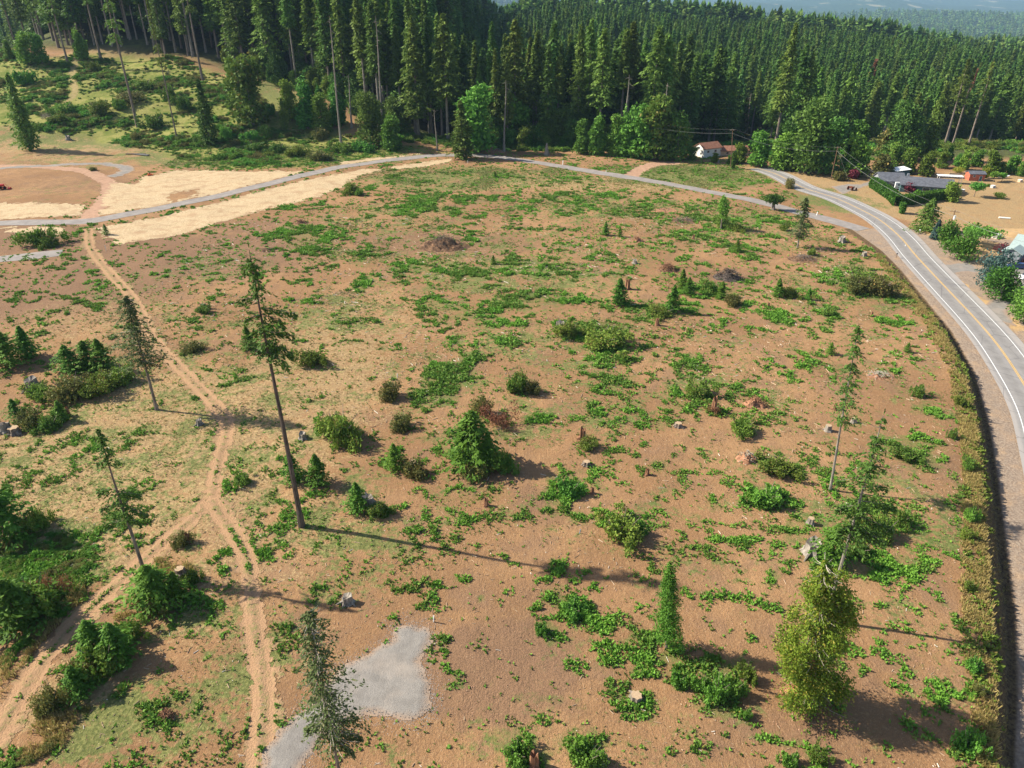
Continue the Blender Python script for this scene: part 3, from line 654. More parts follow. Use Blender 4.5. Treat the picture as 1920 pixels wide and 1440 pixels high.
# visibility against nearer crowns
dist = np.hypot(sites[:, 0], sites[:, 1]); order = np.argsort(dist); az = np.arctan2(sites[:, 0], sites[:, 1])
bins = np.full(2400, -9.0); vis = np.zeros(len(sites))
for i in order:
    el = (sz[i]+hf[i]-CAM_H)/dist[i]; c = int((az[i]+1.2)/2.4*2400); wd = max(1, int(2.6/dist[i]/2.4*2400))
    lo = bins[max(0, c-wd):c+wd+1]; vis[i] = (el-np.mean(lo))*dist[i]; el2 = (sz[i]+hf[i]*.8-CAM_H)/dist[i]
    bins[max(0, c-wd):c+wd+1] = np.maximum(lo, el2)
pxs, pys = project(sites[:, 0], sites[:, 1], sz+hf*.6)
infr = (pxs > -40) & (pxs < 1960) & (vis > 1.0)
score = np.where(infr, np.minimum(vis, 30)*hf/dist**1.15, 0)
keep = np.argsort(-score)[:292]; isk = np.zeros(len(sites), bool); isk[keep] = True
gr = np.random.default_rng(9)
ucount = 0
for i in keep:
    x, y = sites[i]; edge = y < edge_y(x)+24
    grp = 'edge' if edge and x > -60 else ('left' if x < -40 else 'deep')
    k = ftypes[gr.integers(6)] if (edge or grp == 'left' or gr.random() < .35) else deep[gr.integers(4)]
    base = 50 if k in ftypes else 42; s = hf[i]/base
    sw = s*gr.uniform(.85, 1.2)
    k.place((x, y, sz[i]), gr.uniform(0, 6.28), (sw, sw, s), LAB_F[grp], {'edge': 'conifers in the front rank of the forest', 'left': 'tall conifers on the upper left slope', 'deep': 'conifers covering the valley side'}[grp])
rest = ~isk & (vis > -14) & (sites[:, 1] > 352)
print('forest sites', len(sites), 'things', len(keep), 'rest', int(rest.sum()))
def scatter_nodes(name, pts, sc, rot, objs, label, cat):
    me = bpy.data.meshes.new(name); me.from_pydata([tuple(p) for p in pts], [], [])
    for n, a, t in (('sc', sc, 'FLOAT_VECTOR'), ('rot', rot, 'FLOAT'), ('pick', np.arange(len(pts)) % len(objs), 'INT')):
        at = me.attributes.new(n, t, 'POINT')
        at.data.foreach_set('vector' if t == 'FLOAT_VECTOR' else 'value', np.asarray(a, np.int32 if t == 'INT' else np.float32).ravel())
    o = link(bpy.data.objects.new(name, me)); ng = bpy.data.node_groups.new(name, 'GeometryNodeTree')
    ng.interface.new_socket('Geometry', in_out='INPUT', socket_type='NodeSocketGeometry'); ng.interface.new_socket('Geometry', in_out='OUTPUT', socket_type='NodeSocketGeometry')
    N, Lk = ng.nodes, ng.links; gi = N.new('NodeGroupInput'); go = N.new('NodeGroupOutput'); j = N.new('GeometryNodeJoinGeometry')
    def na(n, t):
        q = N.new('GeometryNodeInputNamedAttribute'); q.data_type = t; q.inputs[0].default_value = n; return q.outputs[0]
    sca, ro, pk = na('sc', 'FLOAT_VECTOR'), na('rot', 'FLOAT'), na('pick', 'INT'); cx = N.new('ShaderNodeCombineXYZ'); Lk.new(ro, cx.inputs[2])
    for i, ob in enumerate(objs):
        cmpn = N.new('FunctionNodeCompare'); cmpn.data_type = 'INT'; cmpn.operation = 'EQUAL'; Lk.new(pk, cmpn.inputs[2]); cmpn.inputs[3].default_value = i
        jj = N.new('GeometryNodeJoinGeometry')
        for c in ob:
            oi = N.new('GeometryNodeObjectInfo'); oi.transform_space = 'ORIGINAL'; oi.inputs[0].default_value = c
            Lk.new(oi.outputs['Geometry'], jj.inputs[0])
        ip = N.new('GeometryNodeInstanceOnPoints'); Lk.new(gi.outputs[0], ip.inputs[0]); Lk.new(cmpn.outputs[0], ip.inputs[1]); Lk.new(jj.outputs[0], ip.inputs[2])
        Lk.new(cx.outputs[0], ip.inputs[5]); Lk.new(sca, ip.inputs[6]); Lk.new(ip.outputs[0], j.inputs[0])
    Lk.new(j.outputs[0], go.inputs[0]); md = o.modifiers.new('scatter', 'NODES'); md.node_group = ng
    return tag(o, label, cat, kind='stuff')
def parts_of(k): return [c for c in k.root.children if c.name.startswith('crown')]
P3 = np.stack([sites[rest, 0], sites[rest, 1], sz[rest]], 1); s1 = hf[rest]/42
scatter_nodes('forest', P3, np.stack([s1*1.05, s1*1.05, s1], 1), gr.uniform(0, 6.28, len(P3)), [parts_of(k) for k in deep], 'unbroken mass of conifers filling the valley side behind the nearer ones', 'forest')
# far forest: small plain crowns scattered over the distant hills, as seen between ridges
g = np.random.default_rng(77)
Qf = conifer_cards(g, 34, 3, 5.4, 16, 3, 1, 3.3, droop=.3, irr=.2, asp=.6)
fk = link(bpy.data.objects.new('far_forest_crown', card_mesh('far_forest_crown', Qf, M['firfar'], g))); 
N = 60000; r_ = 1000*np.exp(g.random(N)*math.log(7.5)); th = g.uniform(-.66, .66, N); fx, fy = r_*np.tan(th), r_
fz = height(fx, fy); pn = fbm(fx/500, fy/800, 31, 3); ok = pn > .38
fx, fy, fz = fx[ok], fy[ok], fz[ok]; o_ = np.argsort(fy); bins = np.full(900, -9.); kk = []
bb = bins
for i in o_:
    c = int((math.atan2(fx[i], fy[i])+.8)/1.6*900); el = (fz[i]+30-CAM_H)/fy[i]
    if el > bb[c]-.012: kk.append(i)
    e2 = (fz[i]+10-CAM_H)/fy[i]
    if e2 > bb[c]: bb[c] = e2
kk = np.array(kk); s1 = g.uniform(.8, 1.5, len(kk))*(1+fy[kk]/6000)
fk.location = (fx[kk[0]], fy[kk[0]], fz[kk[0]]); tag(fk, 'small dark conifer crown on the distant blue hills', 'conifer', 'far conifers'); fk.name = 'far_conifer'
scatter_nodes('far_forest', np.stack([fx[kk[1:]], fy[kk[1:]], fz[kk[1:]]-1], 1), np.stack([s1[1:]]*3, 1), g.uniform(0, 6.28, len(kk)-1), [[fk]], 'hazy blue green forest over the distant hills', 'forest')
print('far', len(kk))

# ------------------------------------------------------------------ broadleaf trees, snags at the forest edge
dk = {}
for i, (mt, R, H) in enumerate((('decid', 4.2, 15), ('decid', 3.2, 13), ('decidb', 2.6, 12), ('decidd', 6.5, 21), ('yellow', 2.6, 10), ('olive', 4.0, 10), ('shrub', 4.5, 16))):
    g = np.random.default_rng(200+i); lb = lobes_for(g, R, H, 16 if R > 3 else 11, 0, .95); lb += [(math.cos(q_*1.05)*R*.5, math.sin(q_*1.05)*R*.5, H*.17, R*.46, H*.15) for q_ in range(6)]
    t = trunk_mb(H*.7, .22, .04, seg=4, n=6)
    dk[i] = tree_kind('broadleaf_tree', 'tree', blob_cards(g, lb, 3200 if R < 6 else 5000, .36 if R < 4 else .46), M[mt], t, M['barkg'], g)
# (kind, px, base py, top py, label)
TREES = [(1,450,212,95,'bright leafy tree left of the thin snag on the brushy slope, tall and narrow'),(6,475,235,90,'broad dusty green tree beside the narrow bright one on the slope'),
 (2,578,240,128,'bright green leafy tree low in the forest edge above the brush belt'),(1,545,225,140,'green leafy tree just left of the bright one above the brush belt'),
 (2,633,235,145,'light green slender tree before the conifer trunks left of the lane'),(4,425,118,80,'yellow green tree at the foot of the conifers on the slope'),
 (1,606,250,165,'dull green leafy tree between two brighter ones above the brush belt'),(0,55,120,48,'dark broad leafy tree at the top left corner'),
 (1,80,118,55,'green tree beside the dark broad one at the top left corner'),(2,155,112,42,'green pyramid tree right of the dirt trail top'),(1,20,112,70,'small green tree at the extreme left under the far hills'),
 (3,700,270,158,'grey green spreading tree under the conifers near the lane crest'),(0,735,282,205,'dark leafy tree in the shade left of the lane crest'),
 (0,895,285,140,'large round leafy tree behind the lane crest'),(4,915,200,145,'yellow green crown behind the lane crest'),(0,965,272,165,'dark leafy tree right of the lane crest'),
 (1,1090,288,215,'green rounded tree at the forest edge right of the pale snag'),(2,1120,290,198,'slender green tree, second from the pale snag'),(1,1155,292,205,'leafy tree midway along the forest edge'),
 (2,1170,293,190,'light green leafy tree midway along the forest edge'),(0,1200,296,180,'tall broad leafy tree where the reddish drive meets the forest'),(6,1225,298,165,'high dull leafy tree above the reddish drive'),
 (2,1210,298,225,'low bright leafy tree in front of the tall one by the reddish drive'),(1,1250,300,215,'leafy tree left of the white house'),(6,1268,300,200,'dull leafy tree directly left of the white house'),
 (0,1345,260,208,'pale green tree behind the white house'),(1,1325,255,212,'small pale tree behind the brown roof'),(0,1300,255,218,'round tree above the white gable'),
 (0,1420,312,235,'dark leafy tree left of the great maple group'),(3,1510,322,168,'huge spreading maple beside the end of the road'),(3,1545,325,205,'second great maple, lower and brighter'),
 (0,1462,318,238,'leafy tree left of the great maples'),(1,1595,320,215,'rounded maple right of the power pole'),(3,1478,312,215,'dense spreading tree at the left foot of the great maples'),
 (0,1600,330,240,'leafy tree in shade right of the power pole'),(3,1685,300,175,'tall pale maple rising before the conifers'),(5,1650,340,288,'olive willow mound at the bend of the hidden drive'),
 (6,1672,318,262,'grey green tree behind the ranch house'),(5,1660,290,236,'yellowish tree between the pale maple and the willow'),(0,1700,325,270,'green tree over the dark ranch roof'),
 (0,1735,330,275,'dull green tree behind the ranch house chimney'),(2,1778,300,268,'bright lime tree behind the garden'),(2,1795,312,282,'lime green tree beyond the white pergola'),
 (1,1805,318,278,'green tree behind the red shed'),(0,1855,325,275,'deep green round tree right of the red shed'),(6,1765,315,280,'grey green tree beyond the pergola'),
 (0,1895,325,285,'leafy tree by the right edge beyond the yard'),(1,1875,325,300,'low leafy tree at the yard end'),(1,1912,330,300,'last leafy tree at the right edge of the yard'),
 (0,1830,312,275,'leafy tree above the red shed roof'),(6,1298,300,272,'low leafy tree masking the left gable of the white house'),(1,1340,304,284,'low leafy tree in front of the white house wall'),(0,1385,306,262,'leafy tree hiding the brown extension of the white house'),(1,1368,308,288,'small tree at the foot of the far power pole'),(1,1740,300,262,'tree beyond the ranch house roof ridge')]
gr = np.random.default_rng(21)
HK = {0:15,1:13,2:12,3:21,4:10,5:10,6:16}
for k, px, py, tp, lab in TREES:
    p = G(px, py); h = max(3.5, top_h(p, tp)); s = h/HK[k]*.93; wv = max(s*1.12, .6*s+.42)
    dk[k].place(p, gr.uniform(0, 6.28), (wv, wv, s), lab, 'broadleaf trees along the forest edge')
print('broadleaf')
# snags and dead trees
sn = thing('snag', (0, 0, 0), 'x', 'snag'); trunk_mb(20, .35, .08, lean=(.5, .3), bend=.3, stubs=22, stubr=(.3, 1), stubl=1.5, rr=random.Random(5)).build('trunk', M['barkg'], sn); SN = Kind(sn)
for px, py, tp, lab in ((820,282,205,'leaning bare white snag left of the lane crest'),(945,285,150,'pale bare dead trunk right of the lane crest'),(660,240,140,'pale thin dead trunk among the conifers left of centre'),
   (640,270,30,'long pale dead trunk before the conifers at left of the lane'),(710,255,190,'crooked pale snag with short stubs under the conifers'),(1400,250,175,'grey dead trunk with stubs in the shade right of the white house'),
   (1165,290,140,'grey bare crowned snag at the forest edge'),(1240,296,155,'bleached bare tree above the leafy edge left of the white house'),(1658,262,240,'bleached dead crown beside the pale maple'),
   (720,262,30,'tall dead grey trunk second left of the lane crest')):
    p = G(px, py); s = top_h(p, tp)/20; SN.place(p, gr.uniform(0, 6.28), (min(s, 1.3), min(s, 1.3), s), lab, 'bare snags along the forest edge')
g = np.random.default_rng(33)
dt = thing('dead_conifer', (0, 0, 0), 'x', 'dead conifer'); put('crown', card_mesh('dead_crown', conifer_cards(g, 40, 18, 4, 70, 6, 2, .9, droop=.35), M['rust'], g), dt)
trunk_mb(39, .5, .06).build('trunk', M['bark'], dt); DT = Kind(dt)
for px, py, tp, lab in ((1612,248,112,'rust brown dead conifer standing alone in the green forest'),(1792,270,130,'thin half dead reddish conifer near the right side of the forest')):
    p = G(px, py); s = top_h(p, tp)/40; wv = s if px < 1700 else s*.5; DT.place(p, 1, (wv, wv, s), lab)
# tall bare-stemmed firs left standing on the upper left slope
g = np.random.default_rng(41)
Q = conifer_cards(g, 50, 27, 4.6, 70, 7, 3, .6, droop=.35, irr=.35, gaps=5)
vt = tree_kind('veteran_fir', 'conifer', Q, M['fir'], trunk_mb(49, .55, .08, bend=.3, stubs=18, stubr=(.2, .6), rr=random.Random(8)), M['bark'], g)
for px, py, tp, lab in ((258,237,-70,'tall fir with a long bare stem standing in brush on the left slope'),(333,264,-10,'thin fir with a bare stem right of the tall one on the left slope'),
   (380,150,-95,'lone tall trunk at the top of the brushy slope'),(128,120,-60,'bare stemmed fir at the top of the dirt trail'),(190,112,-90,'tall fir right of the dirt trail top'),(35,105,-60,'thin bare stem at the top left corner before the blue hills'),
   (1770,275,105,'tall conifer with bare reddish stem behind the yard'),(1815,275,110,'second bare stemmed conifer behind the yard'),(1785,275,120,'slim bare stemmed conifer between two thicker ones behind the yard')):
    p = G(px, py); s = top_h(p, tp)/50; wv = min(s, 1.05)*(.55 if px == 333 else 1); vt.place(p, gr.uniform(0, 6.28), (wv, wv, s), lab, 'bare stemmed firs')
g = np.random.default_rng(42)
Q = np.concatenate([conifer_cards(g, 26, 1, 4.6, 110, 7, 4, .55, droop=.3, irr=.35, low=.15, shape=.6), blob_cards(g, [(0, 0, 6, 3.6, 5), (.5, 0, 13, 3, 5)], 1300, .45)])
iv = tree_kind('columnar_fir', 'conifer', Q, M['fir'], trunk_mb(25, .4, .05), M['bark'], g)
for px, py, tp, lab in ((58,282,140,'scruffy dark columnar tree alone at the left edge above the dirt drive'),(395,272,150,'dark ivy clad columnar tree on the left slope'),(867,298,190,'dark bushy fir standing right at the crest of the lane'),
   (535,245,185,'small dark spruce at the right of the brushy slope'),(1735,300,178,'broad full conifer behind the ranch house'),(1385,268,212,'dark spruce right behind the white house')):
    p = G(px, py); s = top_h(p, tp)/26; wv = {867: 1.35, 58: 1.25, 395: 1.15}.get(px, s); iv.place(p, gr.uniform(0, 6.28), (wv, wv, s), lab)
print('slope trees')
# ------------------------------------------------------------------ trees left standing in the field
def solo(name, bx, by, tx, ty, zb, R, mat, seed, label, nb=70, m=7, k=4, leaf=.3, r0=.3, extra=None, limbs=0, limbl=2.0, leafy_limbs=(), cat='tree', bark='bark', Hmax=None, **kw):
    p = G(bx, by); H = top_h(p, ty)
    zc = p[1]*CP-(p[2]+H-CAM_H)*SP; lx = (tx-960)/FPX*zc-p[0]
    g = np.random.default_rng(seed); rr = random.Random(seed)
    r = thing(name, p, label, cat); Q = conifer_cards(g, H, H*zb, R, nb, m, k, leaf, **kw)
    parts = [Q]
    for a, hgt, L, n in leafy_limbs:      # long single boughs (azimuth deg, height share, length, cards)
        s = g.random(n)**.7; a_ = math.radians(a)
        side = g.normal(size=n)*L*.09*(1.3-s); C = np.stack([np.cos(a_)*s*L-np.sin(a_)*side, np.sin(a_)*s*L+np.cos(a_)*side, H*hgt-.25*L*s**1.6+g.normal(size=n)*.22-np.abs(g.normal(size=n))*.35], 1)
        U = np.stack([np.cos(a_)+g.normal(size=n)*.6, np.sin(a_)+g.normal(size=n)*.6, -.6+g.normal(size=n)*.4], 1); parts.append(cards(C, U, leaf*(.6+.7*g.random(n)), .45, g, .6))
    if extra is not None: parts.append(extra(g, H))
    Q = np.concatenate(parts); Q[..., 0] += lx*np.clip(Q[..., 2]/H, 0, 1)
    put('crown', card_mesh(name+'_crown', Q, M[mat], g), r)
    trunk_mb(H*.985, r0, .03, lean=(lx, 0), bend=.12, seg=12, stubs=10, stubr=(.25, .8), stubl=.5, rr=rr).build('trunk', M[bark], r)
    lm = MB()
    for i in range(limbs):
        t = zb+(1-zb)*rr.random(); a = rr.uniform(0, 6.28); L = limbl*rr.uniform(.4, 1.1)*(1.15-.7*(t-zb)/(1-zb)); z = H*t; x = lx*t
        d = Vector((math.cos(a), math.sin(a), rr.uniform(-.15, .35)))
        lm.tube([(x, 0, z), tuple(Vector((x, 0, z))+d*L*.6+Vector((0, 0, -.1*L))), tuple(Vector((x, 0, z))+d*L+Vector((0, 0, -.05*L)))], [.035, .025, .012], 4, False)
    for a, hgt, L, n in leafy_limbs:
        a = math.radians(a); x = lx*hgt; lm.tube([(x, 0, H*hgt), (x+math.cos(a)*L*.5, math.sin(a)*L*.5, H*hgt-.08*L), (x+math.cos(a)*L, math.sin(a)*L, H*hgt-.25*L)], [.07, .045, .02], 4, False)
    if lm.V: lm.build('branches', M['twig' if limbs > 20 else 'bark'], r)
    return r, H
solo('fir_tree', 566,986, 466,458, .635, 1.9, 'solo', 1, 'very tall slender fir with a bare pole trunk casting a long shadow across the field', nb=84, m=6, k=4, leaf=.25, r0=.36, gaps=2.0, irr=.55, droop=.6, shape=.38, low=.1, bark='barkd',
     leafy_limbs=[(5,.81,3.9,170),(-20,.79,3.0,110),(10,.735,3.2,150),(-25,.70,3.6,170),(178,.845,2.8,120),(200,.79,2.2,90),(170,.74,1.7,90),(160,.93,1.7,60),(-35,.665,3.3,150),(190,.68,1.5,80)], limbs=8)
solo('fir_tree', 294,768, 236,556, .42, 4.3, 'solodry', 2, 'thin crowned fir with pale twigs leaning left of the dirt track', nb=150, m=8, k=4, leaf=.22, r0=.26, irr=.4, shape=.5, droop=.35, limbs=70, limbl=3.3, leafy_limbs=[(185,.72,4.6,90),(175,.62,5.2,90),(10,.5,3.2,60),(-10,.45,3.0,60),(180,.52,4.0,80)], bias=.15, ba=math.pi)
solo('fir_tree', 271,1074, 184,806, .42, 1.7, 'solo', 3, 'bright green leaning fir with drooping side boughs beside the left track branch', nb=80, m=6, k=4, leaf=.2, r0=.2, irr=.6, shape=.6, gaps=1.3, droop=.6,
     leafy_limbs=[(-15,.50,3.2,190),(0,.60,2.6,160),(180,.62,2.6,190),(190,.52,2.6,190),(175,.80,1.7,100),(-20,.42,2.0,90),(185,.40,3.0,260)])
solo('fir_tree', 652,1530, 578,1148, .43, 2.1, 'solodry', 4, 'fir with silvery bare twigs at its top growing over the gravel pad at the bottom', nb=150, m=8, k=4, leaf=.15, r0=.16, irr=.55, shape=.35, droop=.35, limbs=130, limbl=2.3, bias=.15, ba=0,
     leafy_limbs=[(180,.50,2.2,260),(0,.46,2.4,320),(-30,.44,2.2,240),(20,.52,2.2,200)])
solo('fir_tree', 1557,919, 1609,612, .44, 2.2, 'solo', 5, 'slim fir with layered tufts up its thin grey trunk at the right of the field', nb=130, m=6, k=5, leaf=.2, r0=.17, irr=.55, shape=.45, gaps=5.5, droop=.3, bark='barkg', limbs=6)
solo('fir_tree', 1548,1165, 1658,772, .42, 2.8, 'solo', 6, 'leaning fir with a bare crooked top and boughs reaching right behind the big cedar', nb=100, m=7, k=5, leaf=.2, r0=.2, irr=.5, shape=.8, droop=.4, gaps=2, bark='barkg', limbs=14, limbl=1.6,
     leafy_limbs=[(0,.62,4.2,330),(-20,.55,3.9,300),(20,.68,3.6,230),(5,.48,3.6,330),(-30,.50,3.4,250),(180,.60,2.2,150),(170,.72,2.6,120),(0,.78,1.8,60),(190,.50,1.7,170),(40,.57,3.0,200)])
solo('small_conifer', 1250,1216, 1256,1054, .10, 1.35, 'young', 7, 'dense bright green conical tree with a grey dead tip left of the cedar', extra=lambda g, H: blob_cards(g, [(g.uniform(-.75, .75)*(1.1-t), g.uniform(-.75, .75)*(1.1-t), H*(.14+t*.78), g.uniform(.9, 1.35)*(1.1-.42*t), H*g.uniform(.04, .08)) for t in np.linspace(0, 1, 22)], 9000, .085), nb=130, m=7, k=5, leaf=.11, r0=.14, irr=.45, shape=.5, low=.2, droop=.5)
def cedar_low(g, H): return blob_cards(g, [(g.uniform(-3.3, 3.3)*(1-.7*abs(t-.4)), g.uniform(-2.6, 2.6)*(1-.75*abs(t-.4)), H*(.08+t*.80), g.uniform(.8, 1.55)*(1-.25*t), H*g.uniform(.04, .09)) for t in np.linspace(0, 1, 60)**1.1], 32000, .11, .6, .3)
solo('cedar_tree', 1516,1318, 1548,1052, .05, 3.25, 'cedar', 8, 'big golden green cedar with silvery dead twigs and orange torn roots beside it', nb=260, m=8, k=5, leaf=.15, r0=.42, irr=.4, shape=.5, low=.12, droop=.5, limbs=170, limbl=3.0, extra=cedar_low, bark='stumpred', cat='cedar')
solo('fir_tree', 1495,464, 1512,372, .22, 2.6, 'solodry', 9, 'scraggly fir with bare grey spikes near the lane and road junction', nb=80, m=6, k=4, leaf=.36, r0=.22, irr=.45, shape=.5, droop=.3, limbs=30, limbl=2.6, bark='barkg')
print('solo trees')

# ------------------------------------------------------------------ young conifers, shrubs, stumps
yk = []
for i in range(4):
    g = np.random.default_rng(300+i)
    Q = conifer_cards(g, 4, .15, [1.25, 1.5, 1.1, 1.75][i], 90, 6, 4, .15, droop=.1, irr=.22, shape=.8, up=.2, low=.06)
    yk.append(tree_kind('young_conifer', 'young conifer', Q, M['young'], trunk_mb(3.8, .06, .01, seg=3, n=5, z0=-.1), M['bark'], g))
YOUNG = [(1160,571,522,0,'dark cone shaped young conifer beside the reddish leaning stump'),(1260,584,535,0,'young conifer standing above the long dark bramble strip'),(1278,541,505,2,'narrow young conifer at the upper end of the bramble strip'),
 (1135,441,416,2,'small young conifer, left of a close pair'),(1162,444,425,1,'small round young conifer, right of a close pair'),(928,333,320,1,'tiny young conifer alone on the thin grass below the lane crest'),
 (925,495,478,1,'tiny yellowish young conifer alone in mid field'),(1381,472,448,1,'small young conifer between brush piles in the upper right field'),(1457,556,522,2,'young conifer rising from weeds left of the olive thicket'),
 (1352,556,528,0,'little young conifer at the right end of the bramble strip'),(1556,664,642,1,'small sprout with a dark base right of mid field'),(886,868,772,3,'large full young conifer in the dense clump at the field centre'),
 (915,876,812,1,'lower young conifer at the right side of the central clump'),(865,862,805,1,'lighter young conifer at the left side of the central clump'),(598,908,852,1,'bright young conifer right of the tall fir trunk foot'),(551,903,850,1,'bright young conifer pressed against the tall fir trunk'),
 (672,957,905,1,'bright young conifer beside a grey stump right of the tall trunk'),(741,880,832,1,'bluish green young conifer on the left end of a low shrub mound'),(468,655,612,1,'young conifer left of the tall fir trunk at mid height'),
 (18,683,622,3,'broad young conifer at the left edge, leftmost of the pair'),(55,670,612,2,'yellower young conifer at the left edge, right of the pair'),(133,694,648,3,'young conifer at the left of the long thicket'),(168,690,640,3,'middle young conifer topping the long thicket'),
 (196,692,636,1,'right young conifer topping the long thicket'),(12,1002,905,3,'large young conifer cut by the left edge beside dark shade'),(293,1132,1062,3,'bright young conifer at the foot of the leaning fir, left one'),(335,1118,1072,1,'bright young conifer at the foot of the leaning fir, right one'),
 (182,1228,1165,1,'dark young conifer in the track side thicket, left one'),(226,1235,1170,1,'bluish young conifer in the track side thicket, right one'),(150,1300,1250,1,'low bluish young conifer at the lower end of the track side thicket'),
 (38,1170,1090,3,'wide young conifer in the green thicket at lower left'),(35,788,748,1,'small young conifer among stumps at the left edge'),(118,790,752,2,'small young conifer beside a dark stump at left'),
 (1700,660,642,1,'tiny dark round seedling alone near the road bend'),(1515,562,540,1,'small young conifer right of the weed clump below the burn pile'),(1553,1055,985,1,'young conifer beside the old grey stump left of the leaning fir'),
 (1290,552,520,1,'stubby young conifer between two taller ones on the bramble strip'),(200,440,420,1,'tiny seedling in the straw below the lane'),(1200,1000,975,1,'small seedling beside the pale stump in the bramble mound')]
gr = np.random.default_rng(55)
for px, py, tp, k, lab in YOUNG:
    p = G(px, py); h = max(.8, top_h(p, tp)); s = h/4; wv = s*gr.uniform(1.05, 1.4)*(1.25 if k == 3 else 1); yk[k].place(p-Vector((0, 0, .05)), gr.uniform(0, 6.28), (wv, wv, s), lab, 'young conifers growing in the field')
sk = {}
for i, (mt, n, leaf, asp) in enumerate((('shrub', 3600, .065, .6), ('olive', 3000, .065, .55), ('decidb', 2600, .08, .75), ('rust', 1500, .06, .4), ('shrub', 3800, .065, .5), ('young', 3400, .07, .5), ('greydead', 900, .10, .15))):
    g = np.random.default_rng(400+i); lb = [(g.normal()*.5, g.normal()*.5, .12+.55*g.random()**1.4, .22+.3*g.random(), .2+.32*g.random()) for _ in range(18)]
    r = thing('shrub', (0, 0, 0), 'x', 'shrub'); Q = blob_cards(g, lb, n, leaf, asp, .35); Q[..., 2] = np.abs(Q[..., 2])
    put('foliage', card_mesh('shrub_foliage', Q, M[mt], g), r); st = MB(); rr = random.Random(i)
    for q in range(7):
        a = rr.uniform(0, 6.28); st.tube([(0, 0, 0), (math.cos(a)*.35, math.sin(a)*.35, .5), (math.cos(a)*.8, math.sin(a)*.8, rr.uniform(.7, 1.15))], [.03, .02, .008], 4, False)
    st.build('stems', M['bark'], r); sk[i] = Kind(r)
